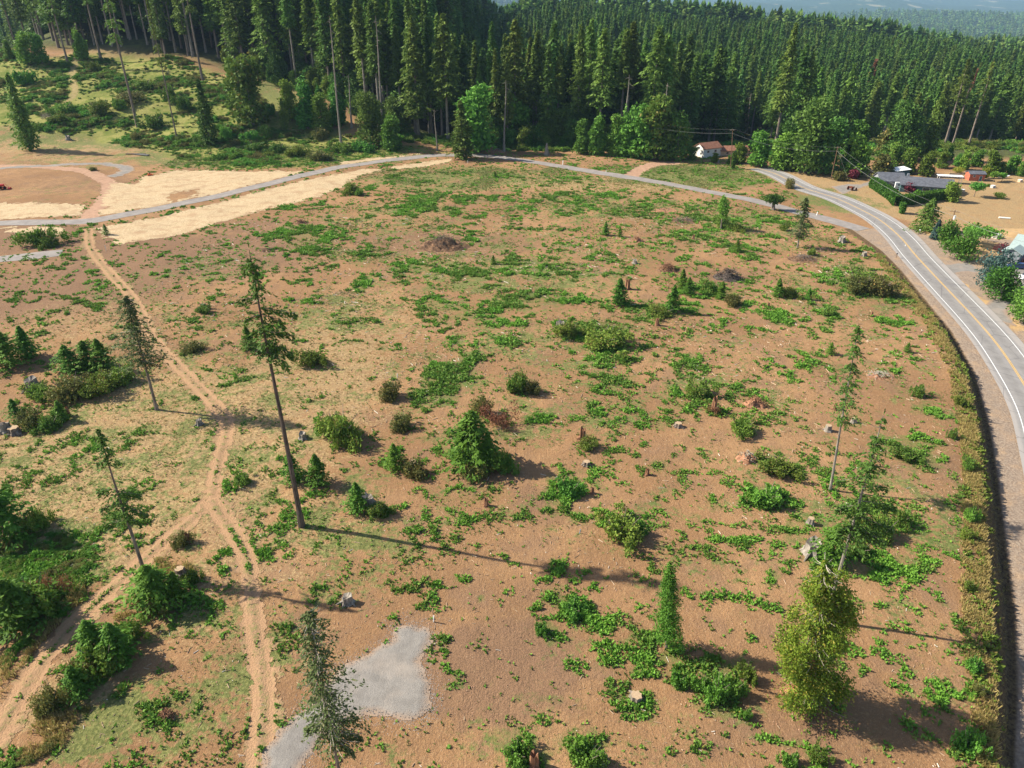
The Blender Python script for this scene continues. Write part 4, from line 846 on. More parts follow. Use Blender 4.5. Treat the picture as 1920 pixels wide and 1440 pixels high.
SHRUBS = [(645,825,95,62,4,'dark bramble shrub wrapped round a stump in the left middle field'),(622,815,45,70,5,'leafy upright shoot at the left side of the stump bramble'),(735,745,48,38,1,'olive shrub with yellow tips left of the weed sheet'),(755,802,48,32,1,'low dark shrub below the olive one'),
 (968,732,52,48,4,'dark rounded shrub hiding a white post in mid field'),(998,737,40,28,1,'low shrub touching the right of the dark rounded one'),(585,683,62,32,0,'spreading leafy shrub right of the tall trunk at mid height'),(365,657,48,20,1,'low shrub over a small stump right of the track'),
 (383,585,36,18,0,'small shrub over a stump near the upper track'),(455,906,38,22,0,'small shrub right of the track fork'),(930,795,62,44,3,'brown withered shrub behind the central conifer clump'),(905,775,40,45,1,'yellow green shrub at the back of the central clump'),
 (945,880,55,50,4,'dark shrub at the right foot of the central clump'),(900,890,70,30,1,'yellowish skirt of brush below the central clump'),(1062,628,62,34,4,'dark shrub around a white stump'),(1135,648,90,36,0,'wide leafy shrub mass right of the white stump'),(1150,635,50,30,4,'top bush of the wide leafy mass'),
 (1100,838,48,24,4,'shrub on the dark root mound'),(1390,812,58,34,0,'shrub with a pale stick near the torn earth'),(1165,1008,95,48,0,'bramble mound under the pale stump'),(710,962,55,28,4,'dark shrub behind the grey stump'),(775,888,58,34,1,'shrub mound right of the bluish young conifer'),
 (140,742,80,45,1,'olive brush in the long left thicket beside a dark stump'),(185,735,90,45,4,'dark brush under the three conifers of the left thicket'),(230,715,60,35,0,'right tail of the long left thicket'),(75,745,60,30,0,'left tail of the long left thicket'),(60,795,60,36,1,'yellow green shrub among stumps at the left edge'),
 (95,805,55,30,4,'dark low shrub right of the edge stumps'),(1338,775,22,44,3,'upright rusty shrub with a dark shadow'),(1310,740,60,30,0,'weedy shrub left of the rusty one'),(1436,942,70,36,2,'bright green shrub cluster left of the slim fir foot'),(1462,888,75,30,0,'leafy shrub below the slim fir'),
 (1300,1290,1,1,0,None),(1310,1290,36,40,2,'bright leafy clump, leftmost of the group by the conical tree shadow'),(1345,1305,50,55,2,'bright leafy clump in the centre of that group'),(1375,1300,45,50,2,'bright leafy clump right of the centre one in that group'),(1400,1275,40,36,0,'darker leafy clump half in shade beside the cedar'),
 (1400,1345,24,30,2,'small bright clump below the main leafy group'),(1270,1285,32,34,2,'bright clump just right of the conical tree'),(1015,1185,26,28,2,'isolated bright clump right of the gravel pad'),(1075,1150,50,26,2,'bright spreading clump above the isolated one'),(1070,925,50,30,2,'bright yellow green clump below the root mound'),
 (1480,1432,34,26,2,'bright clump at the bottom edge below the cedar'),(1535,1425,44,28,0,'leafy shrub at the bottom edge right of the bright clump'),(1100,1430,70,36,2,'large bright weed clump at the bottom edge beside a stump'),(970,1425,60,34,2,'bright clump around the split stump at the bottom edge'),
 (1605,548,60,42,1,'olive yellow shrub, left part of the roadside thicket'),(1645,552,62,44,1,'olive yellow shrub, right part of the roadside thicket'),(1625,530,60,26,0,'green shrub behind the roadside thicket'),(1480,555,44,24,4,'dark shrub beside the small conifer below the burn pile'),(1551,590,32,18,4,'small dark shrub right of mid field'),
 (1330,545,50,26,4,'dark bramble at the middle of the bramble strip'),(1372,572,40,26,1,'olive bramble at the right end of the bramble strip'),(1240,590,60,20,4,'low bramble left part of the bramble strip'),(1355,425,42,26,4,'brush around the foot of the slender round tree'),(1385,432,34,16,4,'low brush right of the slender round tree'),
 (1720,742,30,24,0,'shrub near the bank opposite the road curve'),(1600,1000,60,40,4,'dark leafy shrub in shade behind the leaning fir'),(1650,1010,60,46,4,'dark blue green bush right of the leaning fir trunk'),(1690,985,40,36,4,'second dark bush right of the leaning fir trunk'),(1610,1040,50,30,4,'shrub in front of the dark bushes behind the cedar'),
 (300,1145,60,30,1,'yellow green skirt below the two bright conifers by the track'),(360,1090,40,30,4,'dark shrub right of the leaning fir foot'),(200,1250,90,60,0,'leafy brush in the track side thicket'),(250,1195,50,36,0,'pale leafed brush at the top of the track side thicket'),(150,1280,60,46,1,'olive brush low in the track side thicket'),
 (100,1330,60,46,1,'golden brush beside the left track branch'),(70,1150,90,70,0,'leafy mass in the lower left thicket'),(100,1120,60,50,3,'reddish shrub in the lower left thicket'),(20,1130,60,60,4,'dark shrub at the left edge of the lower left thicket'),(70,990,60,46,4,'dark shaded brush right of the edge conifer'),
 (345,1020,45,26,1,'dry brush around a torn stump above the young conifers'),(1700,860,60,24,0,'low shrub near the bank right of the crooked top'),(1450,370,1,1,0,None),(1480,352,24,24,1,'round olive bush at the far end of the road'),(1470,432,20,22,4,'small grey green bush near the lane left of the scraggly fir'),
 (75,460,62,42,5,'big dark green bush beside the lane at the left'),(95,462,44,24,4,'low dark right half of the bush beside the lane'),(660,364,36,28,4,'dark bush alone below the straw verge'),(672,366,24,18,4,'small right companion of the bush below the straw'),(174,320,16,9,1,'tiny yellow bush inside the gravel loop'),
 (320,1100,1,1,0,None),(1520,478,20,18,4,'small shrub at the foot of the scraggly fir'),(1812,880,28,40,0,'green shrub on the roadside bank, upper one'),(1818,975,30,50,2,'bright shrub on the roadside bank beside the pole shadow'),(1812,1010,26,30,0,'shrub just below the bright one on the bank'),
 (1815,1105,24,30,0,'small shrub on the bank in the middle of the dry grass'),(1822,1255,30,44,2,'bright shrub on the bank near the cedar shadow tip'),(1832,1300,26,34,1,'yellow green shrub at the end of the cedar shadow'),(1812,1400,50,50,2,'bright leafy shrub at the bottom of the bank'),(1840,1420,30,40,1,'orange tinted shrub at the bottom right of the bank'),
 (1800,760,26,24,0,'shrub on the bank near the little pole shadow'),(1785,820,22,18,0,'low shrub left of the bank above the shadow')]
for px, py, wpx, hpx, k, lab in SHRUBS:
    if lab is None: continue
    p = G(px, py); m_ = mpp(p); R_ = wpx*m_/2/1.15; hh = max(.5, top_h(p, py-hpx)/1.25)
    sk[k].place(p, gr.uniform(0, 6.28), (R_, R_, min(hh, R_*2.2)), lab, 'shrubs and bramble clumps in the field')
# brush on the upper left slope
SLOPE = [(505,215,30,30,2,'bright leafy shrub on the slope right of the ivy clad tree'),(470,262,36,24,2,'light bush at the foot of the narrow slope tree'),(430,255,30,28,1,'yellowish bush right of the ivy clad tree'),(425,262,26,40,2,'bright upright bush beside the ivy clad tree'),(50,158,38,38,2,'rounded bright bush at the left edge of the slope'),
 (180,135,26,28,0,'small leafy bush beside the dirt trail'),(345,205,34,36,0,'round green bush between the thin stems on the slope'),(320,190,30,40,0,'upright bush left of the round one on the slope'),(250,190,60,26,1,'yellow bush mound at the middle of the slope'),(270,168,50,26,4,'dark bush mound above the yellow one'),
 (225,205,26,30,2,'bright small bush left of the tall bare stem'),(190,215,44,36,0,'leafy bush at the left middle of the slope'),(120,215,50,30,0,'bush below the dirt trail'),(110,230,46,24,4,'dark low bush at the left foot of the slope'),(85,222,26,14,6,'pale pinkish dry bush near the left columnar tree'),
 (290,240,50,34,0,'bush mass right of the tall bare stem foot'),(257,265,18,24,1,'ivy brown bush round the foot of the tall bare stem'),(520,285,44,22,4,'dark bush above the lane verge, centre'),(555,292,50,26,4,'dark bush above the lane verge, right'),(480,283,50,22,0,'green bush above the lane verge, left'),
 (600,300,46,22,1,'olive bush above the straw verge'),(640,285,50,24,0,'bush near the lane under the conifers'),(680,282,50,26,2,'bright bush near the lane under the conifers'),(600,262,34,30,1,'yellow green bush below the bright edge tree'),(500,255,30,28,0,'bush between the slope tree and the little spruce')]
for px, py, wpx, hpx, k, lab in SLOPE:
    p = G(px, py); m_ = mpp(p); R_ = wpx*m_/2/1.15; hh = max(.8, top_h(p, py-hpx)/1.25)
    sk[k].place(p, gr.uniform(0, 6.28), (R_, R_, hh), lab, 'bushes on the brushy slope')
# undergrowth: brush nobody could count, on the slope, along the forest edge and behind the yards
def brush(name, pts_fn, n, kinds, smin, smax, label, seed):
    g = np.random.default_rng(seed); x, y, w_ = pts_fn(g, n); z = height(x, y); s = g.uniform(smin, smax, len(x))*w_
    objs = [[c for c in sk[k].root.children if c.name.startswith('foliage')] for k in kinds]
    scatter_nodes(name, np.stack([x, y, z-.1*s], 1), np.stack([s, s, s*g.uniform(.5, 1.0, len(x))], 1), g.uniform(0, 6.28, len(x)), objs, label, 'undergrowth')

def on_slope(g, n):
    x = g.uniform(-400, -15, n); y = g.uniform(290, 540, n); s = sdf_poly(x, y, SLP); f = fbm(x/14, y/14, 51, 3)
    ok = (s > 0) & (f > .33) & (dist_line(x, y, LANE) > 8) & (dist_line(x, y, TRK_E) > 3) & (y < edge_y(x)+3); f2 = f[ok]
    return x[ok], y[ok], (.5+1.6*np.clip(f2-.41, 0, .3)/.3)
brush('slope_undergrowth', on_slope, 15000, (2, 1, 0, 2, 5, 1), .7, 1.7, 'mixed green and yellow brush covering the upper left slope', 61)
def on_edge(g, n):
    x = g.uniform(-60, 330, n); y = edge_y(x)+g.uniform(-5, 16, n); px, py = project(x, y, height(x, y))
    ok = (np.abs(px-875) > 20) & (fbm(x/7, y/7, 53, 3) > .42) & ~((np.abs(px-1322) < 42) & (py > 278) & (py < 300))
    ok &= dist_line(x, y, LANE) > 6; ok &= dist_line(x, y, ROADF) > 7
    return x[ok], y[ok], np.ones(ok.sum())*1.1
brush('edge_undergrowth', on_edge, 1500, (0, 4, 2, 0), 1.0, 2.8, 'leafy brush along the foot of the forest edge', 62)
def behind_yards(g, n):
    x = g.uniform(112, 340, n); y = g.uniform(312, 425, n); px, py = project(x, y, height(x, y)); ok = (y < edge_y(x)+6) & (y > np.interp(px, [1560, 1640, 1760, 1850, 1950], [318, 322, 336, 338, 335])) & (fbm(x/8, y/8, 57, 3) > .37)
    return x[ok], y[ok], np.ones(ok.sum())
brush('yard_undergrowth', behind_yards, 900, (0, 4, 1, 2), 1.8, 4.2, 'thick green brush between the yards and the tall forest at right', 64)
def understory(g, n):
    x = g.uniform(-150, 110, n); y = edge_y(x)+g.uniform(-1, 14, n); px, py = project(x, y, height(x, y)); ok = (np.abs(px-873) > 22) & (fbm(x/9, y/9, 58, 2) > .45) & ~((np.abs(px-1330) < 60) & (y < 372)) & (px > 380)
    return x[ok], y[ok]
g = np.random.default_rng(65); ux, uy = understory(g, 420); uz = height(ux, uy); us = g.uniform(.35, .95, len(ux))
scatter_nodes('forest_understory', np.stack([ux, uy, uz-.6], 1), np.stack([us*1.25, us*1.25, us], 1), g.uniform(0, 6.28, len(ux)), [parts_of(dk[k]) for k in (0, 2, 1, 6, 2, 3)], 'leafy understorey trees crowding the foot of the tall conifers', 'undergrowth')
def in_left(g, n):
    A = [pl([(0,1010),(130,1000),(190,1040),(150,1110),(60,1210),(0,1250)]), pl([(60,1430),(10,1440),(90,1330),(160,1220),(210,1170),(290,1180),(210,1270),(130,1380)])]
    x = g.uniform(-80, -25, n); y = g.uniform(35, 100, n); ok = np.maximum(sdf_poly(x, y, A[0]), sdf_poly(x, y, A[1])) > 0
    ok &= (fbm(x/4, y/4, 54, 3) > .43) & (dist_line(x, y, TRK_B) > 2.2); return x[ok], y[ok], np.ones(ok.sum())
brush('lower_left_undergrowth', in_left, 5200, (2, 1, 0, 5, 1, 2), .25, .8, 'tangled green and golden brush either side of the left track branch', 63)

def stump_kind(name, seed, H, R, top, barkm, jag=.0):
    rr = random.Random(seed); r = thing(name, (0, 0, 0), 'x', 'stump'); m = MB(); n = 14; V = []
    prof = [(-.15, 1.6), (.1, 1.35), (.35*H, 1.05), (.75*H, .95), (H, .93)]
    ro = [1+.16*math.sin(3*k)+rr.uniform(-.1, .1) for k in range(n)]
    for i, (z, q) in enumerate(prof):
        for k in range(n):
            a = 6.283*k/n; f = R*(1+(q-1)*(1.2 if k % 3 == 0 else .7))*ro[k]; V.append((f*math.cos(a), f*math.sin(a), z+(jag*rr.random() if i == 4 else 0)))
    F = [(i*n+k, i*n+(k+1) % n, (i+1)*n+(k+1) % n, (i+1)*n+k) for i in range(4) for k in range(n)]; m.add(V, F)
    for q in range(5):
        a = rr.uniform(0, 6.28); L = R*rr.uniform(1.6, 2.6); m.tube([(math.cos(a)*R*.7, math.sin(a)*R*.7, .25), (math.cos(a)*L*.7, math.sin(a)*L*.7, .08), (math.cos(a)*L, math.sin(a)*L, -.08)], [R*.28, R*.16, R*.05], 5, False)
    m.build('bark', M[barkm], r); V2 = V[-n:]; c = MB(); c.add([(0, 0, H-(.1 if jag else -.01))]+[(x*.99, y*.99, z+.004) for x, y, z in V2], [(0, k+1, (k+1) % n+1) for k in range(n)]); c.build('cut_face', M[top], r); return Kind(r)
ST = [stump_kind('stump', 1, .75, .42, 'cut', 'barkg'), stump_kind('stump', 2, .6, .5, 'barkg', 'barkg', .25), stump_kind('stump', 3, .9, .38, 'stumpred', 'stumpred', .5), stump_kind('stump', 4, .5, .5, 'cut', 'bark')]
STUMPS = [(1519,982,18,0,'clean pale cut stump left of the leaning fir'),(1522,1036,28,1,'old grey weathered stump left of the dark bushes'),(1176,542,22,2,'reddish leaning stump right of the cone shaped young conifer'),(1190,494,10,1,'small grey stump in the upper middle field'),(1145,985,16,0,'stump on top of the bramble mound'),
 (1051,618,20,1,'whitish stump in the shrub mass at mid field'),(1192,1312,16,3,'pale wide stump among leafy weeds below the conical tree'),(1132,1428,18,0,'cut stump in the weeds at the bottom edge'),(1001,1436,28,2,'split stump with a pale post beside it at the bottom edge'),(1092,822,24,2,'dark reddish stump on the root mound'),
 (1100,872,12,3,'small stump under the root mound'),(62,728,26,1,'dark charred stump in the left thicket'),(12,808,20,1,'dark stump at the left edge, upper of two'),(28,812,18,3,'grey stump at the left edge beside the upper one'),(127,780,20,2,'dark stump with a sprout near the left stumps'),(354,1016,20,2,'torn stump above the young conifers by the track'),
 (568,822,14,1,'grey stump left of the wrapped bramble'),(652,1130,18,1,'dark lying stump above the gravel pad'),(128,262,16,1,'tall grey stump alone on the dry grass below the slope'),(1578,454,14,1,'grey stump near the mouth of the lane'),(1552,808,18,0,'grey cut stump left of the crooked top tree'),(1600,792,14,0,'pale stump above the grey cut one'),
 (690,948,24,1,'silver grey stump beside a bright young conifer'),(775,872,12,3,'small stump in the shrub mound'),(641,795,14,3,'stump poking from the bramble shrub'),(912,948,16,2,'brown stump in weeds right of the central clump'),(1213,890,14,2,'rotten brown stump in a small weed clump'),(1110,925,14,2,'brown stump at the bright weed clump'),
 (1272,800,12,3,'brown stump in the middle right weeds'),(1565,768,14,2,'reddish small stump below the tufted fir crown'),(1634,592,10,2,'small brown stump below the roadside thicket'),(374,796,12,1,'little grey stump with roots beside the track shadow'),(383,578,12,1,'small stump near the upper track'),(338,1074,14,3,'stump between the two bright conifers by the track'),
 (1338,772,34,2,'tall rotten reddish stump with a shrub round it'),(451,900,10,3,'small stump right of the fork'),(1232,610,16,2,'reddish torn stump below the bramble strip'),(1300,448,10,2,'small dark stump in the upper right field'),(1620,480,10,1,'low grey stump near the road verge'),(1105,308,1,1,None),
 (1290,298,8,1,'grey stump at the left of the white house brush'),(1347,305,8,0,'cut stump at the forest edge by the far pole'),(1440,575,10,2,'small brown stump below the young conifer')]
for px, py, hpx, k, lab in STUMPS:
    if lab is None: continue
    p = G(px, py); h = top_h(p, py-hpx); h0 = [.75, .6, .9, .5][k]; s = max(.6, min(2.6, h/h0/1.7)); ws = s*.85 if px != 1338 else s*.5
    ST[k].place(p, gr.uniform(0, 6.28), (ws*.9, ws*.9, s), lab, 'cut and torn stumps in the field')
p = G(1025,291); r = thing('tall_stump', p, 'tall pale broken stump standing at the forest edge right of the lane crest', 'stump'); trunk_mb(top_h(p, 268), .9, .25, seg=4, bend=.1).build('trunk', M['barkg'], r)

# earth and root piles
def pile(name, px, py, wpx, hpx, mat, label, seed, cat, sticks=90, stickm='bark', sl=1.2):
    p = G(px, py); m_ = mpp(p); R = wpx*m_/2; H = max(.5, hpx*m_*.9); g = np.random.default_rng(seed); n = 46
    a = np.linspace(-1.25, 1.25, n); X, Y = np.meshgrid(a*R, a*R*.75); d = np.hypot(X/R, Y/(R*.75)); d = d*(1+.35*(fbm(X/R*1.3+seed, Y/R*1.3, seed, 3)-.5))
    Z = H*.8*np.clip(1.05-d, 0, 1)*(.05+1.9*fbm(X/R*3.2+seed, Y/R*3.2, seed+3, 5)**1.6)-.08; i = np.arange(n*n).reshape(n, n)
    th_ = thing(name, p-Vector((0, 0, .02)), label, cat); F = np.stack([i[:-1, :-1], i[:-1, 1:], i[1:, 1:], i[1:, :-1]], -1).reshape(-1, 4)
    Z += height(X+p[0], Y+p[1])-p[2]; put('earth', mesh_from('earth', np.stack([X.ravel(), Y.ravel(), Z.ravel()], 1), F, [mat], smooth=True), th_)
    s = MB(); rr = random.Random(seed)
    for q in range(sticks):
        x = rr.gauss(0, R*.38); y = rr.gauss(0, R*.3); k = max(0, 1-math.hypot(x/R, y/R/.75)); z = H*k*.85; b_ = rr.uniform(0, 6.28); L = rr.uniform(.3, 1)*sl; e = rr.uniform(-.3, .9)
        s.tube([(x, y, z), (x+math.cos(b_)*L*.5, y+math.sin(b_)*L*.5, z+L*e*.5+.1), (x+math.cos(b_+.4)*L, y+math.sin(b_+.4)*L, z+L*e*.7)], [.05, .04, .015], 4, False)
    s.build('roots', M[stickm], th_); return th_
M['darkearth'] = plain('dark_earth', (.17,.10,.06), .95, .05, var=.5, scale=1.5, bump=.8); M['ash'] = plain('burnt_ash', (.09,.072,.062), .95, .05, var=.6, scale=2, bump=.8)
M['redearth'] = plain('red_earth', (.33,.17,.10), .95, .05, var=.3, scale=1.5, bump=.8); M['orangewood'] = plain('torn_orange_wood', (.52,.25,.13), .9, .05, var=.35, scale=2)
pile('root_pile', 832,462,96,24,M['darkearth'],'large dark heap of roots and earth in the upper middle field',1,'root pile',240,'barkd',2.2)
pile('burn_pile', 1366,521,62,22,M['ash'],'blackish burn pile with charred sticks in the upper right field',2,'burn pile',200,'barkd',1.6)
pile('root_pile', 1252,507,38,18,M['darkearth'],'brown tangle of roots left of the burn pile',3,'root pile',160,'stumpred',1.2)
pile('root_pile', 1415,760,46,22,M['redearth'],'torn root plate with orange earth in the right middle field',4,'root pile',90,'stumpred',1.0)
pile('earth_mound', 1400,862,42,26,M['redearth'],'orange earth mound with pale broken wood',5,'earth mound',60,'twig',.7)
pile('earth_mound', 1100,835,40,26,M['darkearth'],'reddish earth mound round a stump with dark shade',6,'earth mound',40,'stumpred',.6)
pile('root_pile', 1505,486,60,8,M['darkearth'],'long low windrow of roots near the road side of the field',7,'root pile',120,'bark',1.5)
pile('root_pile', 1282,415,60,8,M['darkearth'],'low dark brush row left of the slender round tree',8,'root pile',120,'bark',1.6)
pile('root_pile', 1195,452,24,10,M['redearth'],'small reddish root pile right of the conifer pair',9,'root pile',60,'stumpred',1.0)
pile('root_pile', 565,418,30,8,M['darkearth'],'small brown root heap in the weeds under the straw',10,'root pile',60,'stumpred',1.2)
pile('root_pile', 920,284,60,10,M['redearth'],'broken wood pile along the forest edge right of the lane crest',11,'root pile',140,'twig',2)
pile('root_pile', 1500,1305,58,60,M['redearth'],'pile of torn orange roots against the left of the cedar',12,'root pile',260,'orangewood',1.1)
pile('earth_mound', 1240,395,60,6,M['redearth'],'low reddish earth row left of the slender tree',13,'earth mound',40,'bark',.9)
pile('earth_mound', 1650,705,60,10,M['redearth'],'scattered wood and earth right of the tufted fir',14,'earth mound',150,'twig',.6)
pile('root_pile', 500,470,36,5,M['darkearth'],'thin dark scrap of roots left of the root heap',15,'root pile',40,'barkd',1.0)
pile('root_pile', 312,1345,36,22,M['darkearth'],'small torn root tangle at the lower left',16,'root pile',70,'stumpred',.6)
print('shrubs stumps')

# ------------------------------------------------------------------ weeds, grass, wood chips: scattered over the field
def grid_at(A, x, y):
    A = A.reshape(GX.shape); i = np.clip(np.searchsorted(gx, x)-1, 0, len(gx)-2); j = np.clip(np.searchsorted(gy, y)-1, 0, len(gy)-2)
    u = (x-gx[i])/(gx[i+1]-gx[i]); v = (y-gy[j])/(gy[j+1]-gy[j])
    return (A[j, i]*(1-u)+A[j, i+1]*u)*(1-v)+(A[j+1, i]*(1-u)+A[j+1, i+1]*u)*v
def clear_of(x, y):
    ok = (dist_line(x, y, LANE) > 3.3) & (dist_line(x, y, ROADF) > 5.8) & (sdf_poly(x, y, PAD) < .3)
    for T, w_ in ((TRK_A, 1.3), (TRK_B, 1.3), (TRK_C, 1.2), (TRK_D, 2.4), (TRK_F, 2.8)):
        d = dist_line(x, y, T); ok &= (d > w_) | ((d < .3) & (w_ < 2))
    for S in STRAW: ok &= sdf_poly(x, y, S) < .5
    return ok
def tufts(name, x, y, n, size, hgt, asp, mat, label, cat, seed, spread=.5, upr=.7):
    g = np.random.default_rng(seed); z = height(x, y); N = len(x)
    a = g.uniform(0, 6.283, (N, n)); s = np.broadcast_to(size, (N,))[:, None]*(.55+.9*g.random((N, n))); h = np.broadcast_to(hgt, (N,))[:, None]*g.random((N, n))
    rad = s*spread*(.4+g.random((N, n)))
    C = np.stack([x[:, None]+np.cos(a)*rad*1.6, y[:, None]+np.sin(a)*rad*1.6, z[:, None]+h+.05], -1).reshape(-1, 3)
    U = np.stack([np.cos(a)*(1-upr), np.sin(a)*(1-upr), upr*g.random((N, n))], -1).reshape(-1, 3)
    Q = cards(C, U, s.ravel(), asp, g, .8)
    o = put(name, card_mesh(name, Q, M[mat], g)); return tag(o, label, cat, kind='stuff')
g = np.random.default_rng(71); N = 1500000; x = g.uniform(-150, 130, N); y = 36+(346-36)*g.random(N)**1.0
px, py = project(x, y, 0); ok = (px > -60) & (px < 1980) & (py < 1500); x, y, px, py = x[ok], y[ok], px[ok], py[ok]
wv = grid_at(weed_a, x, y); nz = fbm(x/1.5, y/1.5, 81, 3); nb_ = fbm(x/6, y/6, 83, 2)
wv = np.maximum(wv, .16*grid_at(thin_a, x, y)+.04); f = wv+(nz-.5)*2.9+(nb_-.5)*1.6; ac = (wv > .03) & (g.random(len(x)) < np.clip((f-.40+.18*(y < 95))*1.1, 0, 1)**1.3*.75*np.where(y < 95, 1.35, 1))
inside = x < Xtop(y)-.3
ac &= inside; i1 = np.where(ac)[0]; i1 = i1[clear_of(x[i1], y[i1])]
str_ = np.clip(f[i1], .5, 1.5); far_s = np.clip(y[i1]/90, 1, 2.2)
g.shuffle(i1) if False else None
h2 = fbm(x[i1]/7, y[i1]/7, 85, 2)+g.normal(size=len(i1))*.06 > .5
for hh_, mt_, lab_ in ((h2, 'weed', 'bright green weeds sprawling in patches across the brown field'), (~h2, 'shrub', 'duller olive weeds mixed among the bright patches of the field')):
    q_ = i1[hh_]; tufts('weeds', x[q_], y[q_], 5, (.13*far_s**.7*(.7+.55*str_))[hh_], (.10+.32*np.clip(str_-.6, 0, 1))[hh_], .6, mt_, lab_, 'weeds', 72)
print('weeds', len(i1))
tv = grid_at(thin_a, x, y); n3 = fbm(x/.9, y/.9, 91, 3); n4 = fbm(x/9, y/9, 93, 3)
ac = inside & (g.random(len(x)) < np.clip((tv*.9+(n3-.5)*1.5+(n4-.5)*1.7-.45)*1.2, 0, 1)*.30*(tv > .02)); i2 = np.where(ac)[0]; i2 = i2[clear_of(x[i2], y[i2])]
tufts('low_grass', x[i2], y[i2], 4, .10*np.clip(y[i2]/90, 1, 2.4)**.8, .06, .4, 'grass', 'thin low green grass speckling the soil', 'grass', 73)
# lone sprigs everywhere on bare ground
ac = inside & (g.random(len(x)) < .012*np.clip((fbm(x/5, y/5, 96, 3)-.42)*6, 0, 1)); i3 = np.where(ac)[0]; i3 = i3[clear_of(x[i3], y[i3])]
tufts('seedling_weeds', x[i3], y[i3], 5, .13*np.clip(y[i3]/90, 1, 2), .14, .55, 'weed', 'scattered single green sprigs on bare soil', 'weeds', 74)
dv = grid_at(dry_a, x, y); ac = inside & (g.random(len(x)) < np.clip((dv+(n3-.5)*1.3-.45), 0, 1)*.20); i4 = np.where(ac)[0]; i4 = i4[clear_of(x[i4], y[i4])]
tufts('dry_grass', x[i4], y[i4], 4, .12*np.clip(y[i4]/90, 1, 2)**.8, .06, .25, 'dry', 'flattened straw coloured dry grass on the left side of the field', 'dry grass', 75)
print('grass', len(i2), len(i3), len(i4))
# bank of tall dry grass beside the road
N = 30000; yb = g.uniform(34, 190, N); tb = g.uniform(-.3, .95, N); dens = np.interp(yb, [34, 60, 100, 130, 190], [1, 1, .9, .6, .35])
xb_ = Xtop(yb)+tb*np.maximum(Xtoe(yb)-Xtop(yb), 1.2)*np.where(tb < 0, 1.3, 1); n5 = fbm(xb_/1.2, yb/2.2, 99, 3)
ok = (g.random(N) < dens*np.clip(1-(tb-.10)*4, .07, 1)) & (n5 > np.where(tb < -.05, .50, .40))
tufts('bank_grass', xb_[ok], yb[ok], 7, .22*(.6+1.2*n5[ok])*np.where(tb[ok] > .3, .6, 1), .22*np.where(tb[ok] > .3, .4, 1), .16, 'dry', 'tall yellow dry grass covering the bank above the road ditch', 'dry grass', 76, .5, .85)
ok = (g.random(N) < .12*dens) & (n5 < .46) & (tb < .5)
tufts('bank_weeds', xb_[ok], yb[ok], 7, .24, .35, .5, 'shrub', 'green weeds mixed in the dry grass of the bank', 'weeds', 77)
TG = [pl([(200,1170),(290,1090),(260,1060),(330,1040),(370,1070),(300,1110),(240,1160)]), pl([(60,1430),(30,1420),(110,1290),(170,1230),(150,1330),(120,1400)]), pl([(0,1240),(60,1180),(120,1130),(150,1090),(170,1120),(100,1190),(40,1260),(0,1330)])]
xx = g.uniform(-75, -20, 60000); yy = g.uniform(36, 100, 60000); ok = np.zeros(60000, bool)
for T in TG: ok |= sdf_poly(xx, yy, T) > 0
ok &= (dist_line(xx, yy, TRK_B) > 1.7) & (fbm(xx/1.3, yy/1.3, 101, 3) > .45)
tufts('verge_grass', xx[ok], yy[ok], 7, .28, .35, .14, 'dry', 'tall golden grass on the verges of the left track branch', 'dry grass', 78, .5, .85)
# wood chips and sticks
g = np.random.default_rng(88); N = 60000; x = g.uniform(-90, 90, N); y = g.uniform(37, 230, N); n6 = fbm(x/5, y/5, 111, 3); n7 = fbm(x/22, y/22, 113, 2)
ok = (x < Xtop(y)-1) & (g.random(N) < np.clip((n6-.42)*3+(n7-.45)*3, .03, 1)*.42); ok[ok] &= clear_of(x[ok], y[ok]); x, y = x[ok], y[ok]; n = len(x)
L = (.07+.42*g.random(n)**4)*np.clip(y/80, .8, 2); wd = .018+.03*g.random(n)*np.clip(y/80, 1, 2); a = g.uniform(0, 6.283, n); ti = g.normal(size=n)*.12
dx, dy = np.cos(a), np.sin(a); z0 = height(x, y)+.03; V = np.zeros((n, 6, 3))
for k, (s_, q, u_) in enumerate(((-1,-1,0),(-1,1,0),(-1,0,1),(1,-1,0),(1,1,0),(1,0,1))):
    V[:, k, 0] = x+dx*L*s_-dy*wd*q; V[:, k, 1] = y+dy*L*s_+dx*wd*q; V[:, k, 2] = z0+u_*wd*1.5+s_*L*ti
b0 = (np.arange(n)*6)[:, None]; F = np.concatenate([b0+np.array([[0,3,5,2]]), b0+np.array([[1,2,5,4]]), b0+np.array([[0,1,4,3]])])
me = mesh_from('wood_debris', V.reshape(-1, 3), F, [leaf_mat('wood_chips', (.30,.19,.12), (.62,.47,.32), (.75,.68,.58), scale=.3, val=0, hue=0, trans=0)], fattrs={'v': np.tile(g.random(n), 3)})
tag(put('wood_debris', me), 'pale broken sticks and chips littering the cleared soil', 'wood debris', kind='stuff')
# loose gravel thinning out round the pad
g = np.random.default_rng(90); N = 160000; bb_ = bbox(PAD, 2.5); x = g.uniform(bb_[0], bb_[2], N); y = g.uniform(bb_[1], bb_[3], N); sd_ = sdf_poly(x, y, PAD)
ok = g.random(N) < np.where(sd_ > 0, .10, np.exp(sd_*1.6)*.42)*(sd_ > -2.2); x, y = x[ok], y[ok]; n = len(x); r_ = .02+.05*g.random(n)**2
V = np.stack([x, y, height(x, y)+np.where(sd_[ok] > 0, .12, .0)], 1)[:, None, :]+np.array([(1,0,0),(0,1,0),(-1,0,0),(0,-1,0),(0,0,1)])[None]*r_[:, None, None]*(.7+.6*g.random((n, 5, 1))); b0 = (np.arange(n)*5)[:, None]
F = np.concatenate([b0+np.array([[0,1,4]]), b0+np.array([[1,2,4]]), b0+np.array([[2,3,4]]), b0+np.array([[3,0,4]])])
